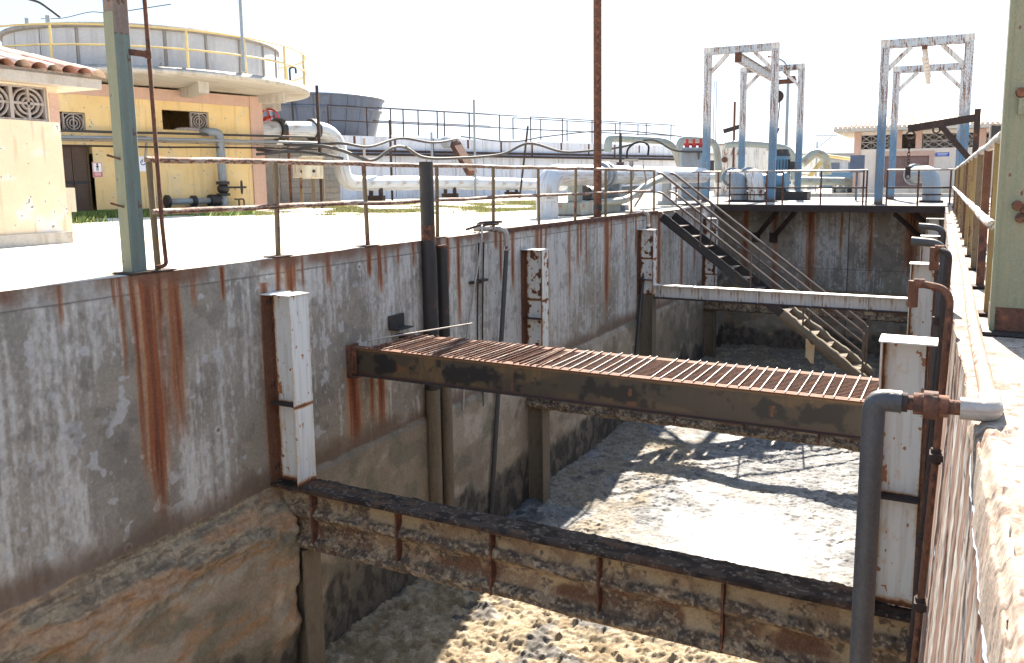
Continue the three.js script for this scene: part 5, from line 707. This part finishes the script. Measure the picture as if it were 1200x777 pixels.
// ---------------------------------------------------------------- pump pipes and the far side
{
  const t = thing('white_elbow_pipe', 'big white pipe rising from the ground behind the rusty pole and bending level', 'pipe'); const x = -8.55;
  part('pipe_run', pipe([[x, -0.1, -17.4], [x, 1.0, -17.4], [x + 0.1, 1.02, -22.5], [x + 0.5, 1.02, -29.5]], 0.27, 0.85, 20), M.pipeWhite, t); for (const z of [-20.6, -20.95]) part('flange', ring([x + 0.05, 1.02, z], [0.03, 0, -1], 0.36, 0.14, 22), M.pipeGrey, t); for (const z of [-22.4, -24.6]) part('band', ring([x + 0.12, 1.02, z], [0.06, 0, -1], 0.28, 0.05, 20), M.galv, t); part('collar', ring([x, 0.42, -17.4], [0, 1, 0], 0.277, 0.03, 20), M.whiteRust, t);
  for (const z of [-21.8, -26.5]) part('saddle', [B(x - 0.2, x + 0.4, 0, 0.16, z - 0.15, z + 0.15), B(x - 0.06, x + 0.2, 0.16, 0.8, z - 0.1, z + 0.1)], M.pipeGrey, t);
  const p = thing('pump_skid', 'green painted pump skid beside the rusty pole and white elbow', 'pump'); part('bed', B(-9.2, -8.2, 0.0, 0.32, -21.4, -18.6, 0.02), M.pipeGreen, p); part('pedestal', B(-8.75, -8.45, 0.32, 0.85, -19.3, -19.0, 0.02), M.pipeGreen, p); part('suction_pipe', rod([-9.0, 0.5, -20.5], [-8.5, 0.5, -23.6], 0.2, 14), M.pipeGrey, p); part('flange', ring([-9.0, 0.5, -20.55], [0.5, 0, -3], 0.28, 0.12), M.dark, p); part('flange', ring([-8.75, 0.5, -22], [0.5, 0, -3], 0.27, 0.1), M.dark, p);
  part('bent_pipe', pipe([[-8.3, 0.28, -19.8], [-7.95, 0.3, -21.2], [-7.8, 0.75, -22.6], [-7.8, 0.95, -24]], 0.1, 0.5, 10), M.pipeGreen, p);
  const g = thing('gauge_valve', 'small valve with curved black tube on top of the white pipe', 'valve'); part('valve_body', [ring([-8.4, 1.33, -22.8], [0, 1, 0], 0.07, 0.2), B(-8.6, -8.2, 1.42, 1.5, -22.86, -22.74)], M.galv, g); part('tube', smooth([[-8.55, 1.45, -22.8], [-8.5, 1.8, -22.8], [-8.2, 2.0, -22.9], [-7.95, 1.9, -23], [-7.95, 1.6, -23]], 0.03, 20, 6), M.black, g); part('drain_tube', smooth([[-7.95, 1.3, -22.6], [-7.8, 0.7, -22.4], [-8.0, 0.1, -22.0]], 0.03, 16, 6), M.galv, g);
  const vp = PX(727, 183, 25); single('vent_stick', [rod([vp.x, 1.25, vp.z], [vp.x, 2.3, vp.z], 0.05, 8), ring([vp.x, 1.35, vp.z], [0, 1, 0], 0.12, 0.14)], M.dark, 'short black vent pipe standing on the white pipe', 'pipe');
}
{
  const a = (l, r, b, m, label) => single('gooseneck_pipe', pipe(l.map(([x, y, D]) => PX(x, y, D)), r, b, 14), m, label, 'pipe');
  a([[712, 178, 33], [713, 162, 33], [745, 163, 34], [789, 166, 35], [800, 205, 36], [800, 212, 36]], 0.16, 0.8, M.pipeGreen, 'pale green gooseneck pipe in front of the basin wall');
  a([[795, 178, 38], [798, 163, 38], [838, 165, 39], [842, 190, 39], [842, 214, 39]], 0.17, 0.8, M.pipeGreen, 'green pipe arch behind the grey cabinet with red fittings'); a([[850, 170, 41], [870, 168, 41], [900, 170, 42], [930, 176, 43], [930, 210, 43]], 0.17, 1, M.pipeGreen, 'long green pipe behind the left gantry posts');
  const g = GX(810, 34.5), t = thing('grey_cabinet', 'grey metal cabinet with three red fittings on top', 'cabinet', null, g); t.rotation.y = 0.5; part('case', B(-0.5, 0.5, 0.1, 2.2, -0.4, 0.4, 0.02), M.pipeGrey, t); part('door', B(-0.44, 0.44, 0.3, 2.1, 0.4, 0.42), M.pipeGrey, t); part('handle', rod([0.2, 1.7, 0.45], [0.2, 2.0, 0.5], 0.025, 6), M.dark, t); part('plinth', B(-0.55, 0.55, 0, 0.1, -0.45, 0.45), M.concGrey, t);
  for (let i = 0; i < 3; i++) { const f = thing('red_fitting', 'red fitting in the row of three above the grey cabinet', 'fitting', 'red fittings on the grey cabinet', PX(805 + i * 8, 181, 34.5)); part('flange', ring([0, 0.05, 0], [0, 1, 0], 0.17, 0.1), M.red, f); part('flange', ring([0, 0.42, 0], [0, 1, 0], 0.15, 0.1), M.red, f); part('stem', [ring([0, 0.25, 0], [0, 1, 0], 0.1, 0.34), ring([0, 0.55, 0], [0, 1, 0], 0.06, 0.2)], M.red, f); }
  const s = PX(1, 1, 30); const st = thing('sign_post', 'thin post with a tilted board behind the left gantry', 'post'); const q = GX(859, 42); part('post', rod([q.x, 0, q.z], [q.x, 4.8, q.z], 0.06, 8), M.rust, st); part('board', bar(PX(848, 154, 42), PX(868, 148, 42), 0.1, 0.22), M.rustDark, st);
}
function pumpElbow(x, z, H, r, label, m) { const t = thing('pump_elbow', label, 'pipe', 'pipe elbows going down through the platform'); part('bend', pipe([[x - 0.7, H, z - 1.6], [x - 0.1, H, z - 0.2], [x, H * 0.6, z], [x, 0.03, z]], r, 0.55, 18), m, t); part('flange', ring([x - 0.62, H, z - 1.4], [0.45, 0, 1], r * 1.3, 0.12), M.pipeGrey, t); part('band', ring([x, 0.3, z], [0, 1, 0], r * 1.04, 0.05), M.rustDark, t); part('seat', ring([x, 0.06, z], [0, 1, 0], r * 1.3, 0.08), M.rustDark, t); return t; }
pumpElbow(-6.95, -30.6, 0.95, 0.3, 'grey pump elbow with rust band between the left gantry posts', M.pipeGrey); pumpElbow(-6.25, -30.4, 0.95, 0.3, 'rust stained pump elbow beside the front gantry post', M.whiteRust); pumpElbow(-0.35, -31.2, 1.0, 0.3, 'pale grey pump elbow by the right gantry', M.pipeGrey);
{ // pumps and tanks behind the left gantry
  const mot = (x, z, s, label) => { const t = thing('pump_motor', label, 'motor', null, [x, 0.03, z]); part('stand', [ring([0, 0.3 * s, 0], [0, 1, 0], 0.3 * s, 0.6 * s), B(-0.45 * s, 0.45 * s, 0, 0.12, -0.45 * s, 0.45 * s)], M.dark, t); part('housing', [ring([0, 1.35 * s, 0], [0, 1, 0], 0.36 * s, 1.1 * s, 24), ring([0, 0.72 * s, 0], [0, 1, 0], 0.46 * s, 0.14 * s)], M.blue, t); for (let i = 0; i < 16; i++) { const a = i / 16 * 6.283; part('cooling_fin', bar([Math.cos(a) * 0.38 * s, 0.95 * s, Math.sin(a) * 0.38 * s], [Math.cos(a) * 0.38 * s, 1.75 * s, Math.sin(a) * 0.38 * s], 0.025, 0.07), M.dark, t); } part('cowl', new THREE.CylinderGeometry(0.3 * s, 0.4 * s, 0.3 * s, 20).translate(0, 2.05 * s, 0), M.dark, t); part('terminal_box', B(0.34 * s, 0.6 * s, 1.3 * s, 1.65 * s, -0.15, 0.15), M.dark, t); };
  mot(-6.3, -35.6, 0.95, 'tall dark blue vertical pump motor behind the front gantry post'); 
  const v = thing('pump_casing', 'bright blue horizontal pump casing on a dark skid behind the elbows', 'pump', null, [-7.0, 0.03, -33.5]); part('casing', [new THREE.SphereGeometry(0.42, 20, 14).scale(1.3, 1, 1).translate(0, 0.75, 0), rod([0, 0.75, 0], [1.3, 0.75, 0.1], 0.3, 18)], M.blue, v); part('flange', ring([0.75, 0.75, 0.06], [1, 0, 0.07], 0.42, 0.12), M.blue, v); part('flange', ring([1.3, 0.75, 0.1], [1, 0, 0.07], 0.4, 0.1), M.blue, v); part('skid', B(-0.8, 2.2, 0, 0.35, -0.5, 0.5, 0.02), M.dark, v);
  const wh = (px, D, w, h, label, m) => { const g = GX(px, D), t = thing('process_tank', label, 'tank', null, g); part('shell', new THREE.CylinderGeometry(w, w, h, 28).translate(0, h / 2, 0), m, t); part('top_rim', ring([0, h, 0], [0, 1, 0], w * 1.04, 0.1, 28), M.galv, t); part('nozzle', ring([0, h * 0.7, w], [0, 0, 1], w * 0.2, 0.3), M.rust, t); part('mid_hoop', ring([0, h * 0.45, 0], [0, 1, 0], w * 1.02, 0.06, 28), M.galv, t); };
  wh(853, 44, 0.75, 2.7, 'rust stained white tank behind the left gantry', M.whiteRust); wh(872, 47, 1.2, 2.7, 'clean white tank between the left gantry posts', M.white); wh(895, 50, 1.1, 2.6, 'white tank behind the blue motor', M.white); wh(925, 56, 1.2, 2.5, 'small white tank beside the green pipes', M.white);
  const wl = GX(780, 62), wr = GX(960, 66), w = thing('white_shed', 'long low white shed behind the process tanks', 'building'); const d = wr.clone().sub(wl), L = d.length(); frameAt(w, wl, d.normalize()); part('wall', B(0, L, 0, 2.7, -4, 0), M.white, w); part('roof', B(-0.3, L + 0.3, 2.7, 2.85, -4.3, 0.4), M.galv, w); for (let i = 0; i < 5; i++) part('opening', B(1.2 + i * 2.4, 2.2 + i * 2.4, 1.2, 2.3, 0, 0.02), M.dark, w);
  const lp = GX(920, 48), lt = thing('street_lamp', 'thin tall lamp post behind the left gantry', 'street lamp'); part('pole', rod([lp.x, 0, lp.z], [lp.x, 7.1, lp.z], 0.09, 8), M.pipeGrey, lt); part('arm', smooth([V(lp.x, 7.1, lp.z), V(lp.x - 0.25, 7.6, lp.z), V(lp.x - 0.8, 7.95, lp.z)], 0.06, 10, 6), M.pipeGrey, lt); part('lamp_head', bar([lp.x - 0.7, 7.95, lp.z], [lp.x - 1.2, 7.98, lp.z], 0.16, 0.1), M.galv, lt);
  const ap = GX(956, 52), at = thing('lamp_bracket', 'thin post with slanted bracket beside the far building', 'post'); part('post', rod([ap.x, 0, ap.z], [ap.x, 3.2, ap.z], 0.05, 6), M.pipeGrey, at); part('arm', [bar([ap.x, 2.8, ap.z], [ap.x + 0.9, 3.5, ap.z], 0.05, 0.05), bar([ap.x - 0.1, 3.6, ap.z], [ap.x + 1.2, 3.55, ap.z], 0.05, 0.05)], M.pipeGrey, at);
  const gp = (l, r, b, m, label) => single('yard_pipe', pipe(l.map(([x, y, D]) => PX(x, y, D)), r, b, 12), m, label, 'pipe');
  gp([[940, 192, 50], [955, 178, 50], [968, 184, 50], [969, 205, 50]], 0.28, 1, M.pipeGreen, 'thick dull green pipe bend left of the far building'); gp([[965, 182, 54], [1000, 187, 54], [1012, 187, 54]], 0.1, 0, M.yellow, 'yellow pipe running to the far building'); gp([[948, 208, 46], [962, 190, 46]], 0.14, 0, M.yellow, 'short slanting yellow pipe by the green bend'); gp([[930, 212, 44], [1010, 213, 44]], 0.22, 0, M.pipeGreen, 'long low green pipe on the ground before the far building'); gp([[700, 207, 36], [850, 208, 40], [930, 209, 44]], 0.2, 0, M.pipeWhite, 'white pipe on the ground behind the platform railing');
  for (const [px, D] of [[985, 45], [1003, 45]]) { const g = GX(px, D), f = thing('valve', 'grey gate valve on the low green pipe', 'valve', 'gate valves before the far building', [g.x, 0.2, g.z]); part('body', [new THREE.SphereGeometry(0.32, 14, 10), ring([0.35, 0, 0], [1, 0, 0], 0.36, 0.1), ring([-0.35, 0, 0], [1, 0, 0], 0.36, 0.1), ring([0, 0.45, 0], [0, 1, 0], 0.1, 0.5)], M.pipeGrey, f); part('handwheel', new THREE.TorusGeometry(0.25, 0.035, 6, 18).rotateX(Math.PI / 2).translate(0, 0.72, 0), M.dark, f); }
  const bl = GX(958, 75), br = GX(1030, 75), bw = thing('blue_wall', 'blue and grey painted low wall beyond the yard', 'wall'); const bd = br.clone().sub(bl), BL = bd.length(); frameAt(bw, bl, bd.normalize()); part('lower_band', B(0, BL, 0, 1.4, -0.3, 0), M.blue, bw); part('upper_band', B(0, BL, 1.4, 2.6, -0.3, -0.02), M.tankGrey, bw); part('roof_slab', B(-0.2, BL + 0.3, 2.6, 2.75, -3, 0.3), M.concGrey, bw); for (let i = 0; i < 3; i++) part('window', B(1 + i * 1.8, 2 + i * 1.8, 1.6, 2.3, -0.02, 0.0), M.tankBlue, bw);
  const wk = GX(900, 45); single('channel_kerb', [B(-3.8, 3, 0.03, 0.42, -42, -41.6), B(-9, 3, 0.03, 0.2, -39.2, -38.9)], M.concPale, 'pale low concrete kerb across the back of the platform', 'kerb'); single('blue_box', [B(-3.25, -2.75, 1.1, 1.75, -33.2, -32.9), B(-3.04, -2.96, 0.03, 1.1, -33.1, -33)], M.tankBlue, 'small blue grey box on a post behind the platform railing', 'control box');
  SEED = 555; for (let i = 0; i < 9; i++) { const x = rr(-4.5, 2), z = rr(-45, -42.8), s = rr(0.2, 0.6); single('scrap_timber', [bar([x - s * 1.6, 0.08 + rr(0, 0.12), z], [x + s * 1.6, 0.1 + rr(0, 0.2), z + rr(-0.3, 0.3)], rr(0.1, 0.3), rr(0.08, 0.2))], i % 3 ? M.rust : M.concPale, 'weathered board in the scrap heap before the far building', 'board', 'scrap boards before the far building'); }
}
{ // far building
  const t = thing('tiled_building', 'cream building with pink corners, tile roof and lattice vents beyond the platform', 'building'); const z = -46, x0 = -4.35, x1 = 3.4, H = 3.3;
  const dx0 = -3.05, dx1 = -0.72, vy0 = 2.38, vy1 = 3.12;
  part('wall', [B(x0, dx0, 0, vy0, z - 0.25, z), B(dx0, dx1, 2.0, vy0, z - 0.25, z), B(dx1, x1, 0, vy0, z - 0.25, z), B(x0, x1, vy1, H, z - 0.25, z), B(x0, x0 + 0.25, 0, H, z - 6, z - 0.25), B(x1 - 0.25, x1, 0, H, z - 6, z - 0.25), B(x0 + 0.25, x1 - 0.25, 0, H, z - 6, z - 5.8)], M.wallCream, t);
  for (const [a, b] of [[x0 - 0.03, x0 + 0.32], [-1.7 + 0.3, -1.1], [1.5, 1.8], [-2.35, -2.05]]) part('pillar', B(a, b, a < -4 ? 0 : vy0, H - 0.01, z - 0.26, z + 0.04), M.pink, t); part('door_frame', [B(dx0 - 0.22, dx0, 0, 2.25, z, z + 0.06), B(dx1, dx1 + 0.22, 0, 2.25, z, z + 0.06), B(dx0, dx1, 2.0, 2.25, z, z + 0.06)], M.pink, t);
  for (const [a, b] of [[dx0 + 0.01, (dx0 + dx1) / 2 - 0.01], [(dx0 + dx1) / 2 + 0.01, dx1 - 0.01]]) { const d = new THREE.Group(); d.name = 'door'; t.add(d); part('leaf', B(a, b, 0.02, 1.98, z - 0.12, z - 0.06), M.doorRed, d); part('frame', [B(a, a + 0.07, 0.02, 1.98, z - 0.06, z - 0.03), B(b - 0.07, b, 0.02, 1.98, z - 0.06, z - 0.03), B(a + 0.07, b - 0.07, 1.0, 1.07, z - 0.06, z - 0.03)], M.doorRed, d); }
  
  for (let i = 0; i < 15; i++) { const cx = x0 + 0.55 + i * 0.5; if (cx > -1.45 - 1.4 && cx < -1.4 && cx > -2.1) continue; if (i === 4 || i === 5) continue; for (const cy of [2.56, 2.93]) { const g = new THREE.Group(); g.name = 'vent_block'; t.add(g); part('lattice', [bar([cx - 0.24, cy - 0.17, z - 0.12], [cx + 0.24, cy + 0.17, z - 0.12], 0.05, 0.045), bar([cx - 0.24, cy + 0.17, z - 0.13], [cx + 0.24, cy - 0.17, z - 0.13], 0.05, 0.045)], M.block, g); part('frame', [B(cx - 0.25, cx + 0.25, cy - 0.185, cy - 0.16, z - 0.2, z - 0.05), B(cx - 0.25, cx + 0.25, cy + 0.16, cy + 0.185, z - 0.2, z - 0.05), B(cx - 0.25, cx - 0.225, cy - 0.16, cy + 0.16, z - 0.19, z - 0.06)], M.block, g); } }
  part('eave', [B(x0 - 1.0, x1 + 1.0, H, H + 0.14, z - 7, z + 0.8)], M.concPale, t);
  const rg = new THREE.BufferGeometry(); { const a = [x0 - 1, H + 0.16, z + 0.8], b = [x1 + 1, H + 0.16, z + 0.8], c = [x1 - 2, H + 1.05, z - 3], d = [x0 + 2, H + 1.05, z - 3], e = [x0 - 1, H + 0.16, z - 7], f = [x1 + 1, H + 0.16, z - 7]; const q = [a, b, c, a, c, d, b, f, c, f, e, d, f, d, c, e, a, d].flat(); rg.setAttribute('position', new THREE.Float32BufferAttribute(q, 3)); rg.computeVertexNormals(); } part('roof_bed', rg, M.tilePale, t);
  const rows = []; for (let i = 0; i < 44; i++) { const x = x0 - 0.9 + i * 0.22, k = Math.min(1, (x - (x0 - 1)) / 3, (x1 + 1 - x) / 3); rows.push(tubeRaw([[x, H + 0.2, z + 0.82], [x, H + 0.2 + 0.89 * k, z + 0.8 - 3.8 * k]], 0.085, 6)); } rows.forEach((g) => raw('tile_row', g, M.tilePale, t));
  const c = document.createElement('canvas'); c.width = 128; c.height = 40; const q = c.getContext('2d'); q.fillStyle = '#4b5fa8'; q.fillRect(0, 0, 128, 40); q.fillStyle = '#c9d0ea'; q.fillRect(14, 9, 100, 7); q.fillRect(24, 23, 80, 6); const tx = new THREE.CanvasTexture(c); tx.colorSpace = THREE.SRGBColorSpace; const s = thing('name_plate', 'small blue name plate on the cream building beside its door', 'sign'); part('plate', B(-0.45, 0.2, 1.95, 2.15, z + 0.004, z + 0.02), M.blue, s); const pf = new THREE.PlaneGeometry(0.63, 0.185); pf.translate(-0.125, 2.05, z + 0.024); raw('print', pf, new THREE.MeshStandardMaterial({ map: tx, roughness: 0.6 }), s);
  const w2 = thing('low_annex', 'low peach annex with rooftop cooler beside the cream building', 'building'); part('wall', B(x1 + 0.05, x1 + 6, 0, 2.3, z - 5, z - 0.1), M.wallPeach, w2); part('roof', B(x1 + 0.02, x1 + 6.2, 2.3, 2.42, z - 5.2, z + 0.1), M.pink, w2);
  const ac = thing('air_cooler', 'box shaped air cooler on the annex roof', 'air cooler', null, [2.1, 2.45, -40.5]); part('case', B(-0.4, 0.4, 0, 0.7, -0.3, 0.3, 0.02), M.galv, ac); part('grille', B(-0.34, 0.34, 0.06, 0.64, 0.3, 0.32), M.dark, ac); part('leg', [B(-0.38, -0.33, -2.4, 0, -0.03, 0.03), B(0.33, 0.38, -2.4, 0, -0.03, 0.03)], M.galv, ac);
}
{ // low far horizon
  SEED = 909; for (const [px0, px1, D, h, label] of [[560, 700, 160, 3.2, 'pale flat roofed building far beyond the basin'], [700, 790, 190, 4, 'grey flat roofed building on the horizon'], [930, 1000, 120, 4.2, 'bluish distant shed beyond the green pipes'], [1150, 1260, 110, 4, 'pale distant house beyond the right railing']]) { const a = GX(px0, D), b = GX(px1, D), d = b.clone().sub(a), L = d.length(), t = thing('distant_building', label, 'building'); frameAt(t, a, d.normalize()); part('wall', B(0, L, 0, h, -6, 0), M.tankGrey, t); part('roof', B(-0.4, L + 0.4, h, h + 0.3, -6.4, 0.4), M.concGrey, t); for (let i = 0; i < Math.floor(L / 3); i++) part('window', B(1 + i * 3, 2.2 + i * 3, 1.2, 2.4, 0.01, 0.05), M.dark, t); }
}

renderer.render(scene, camera);
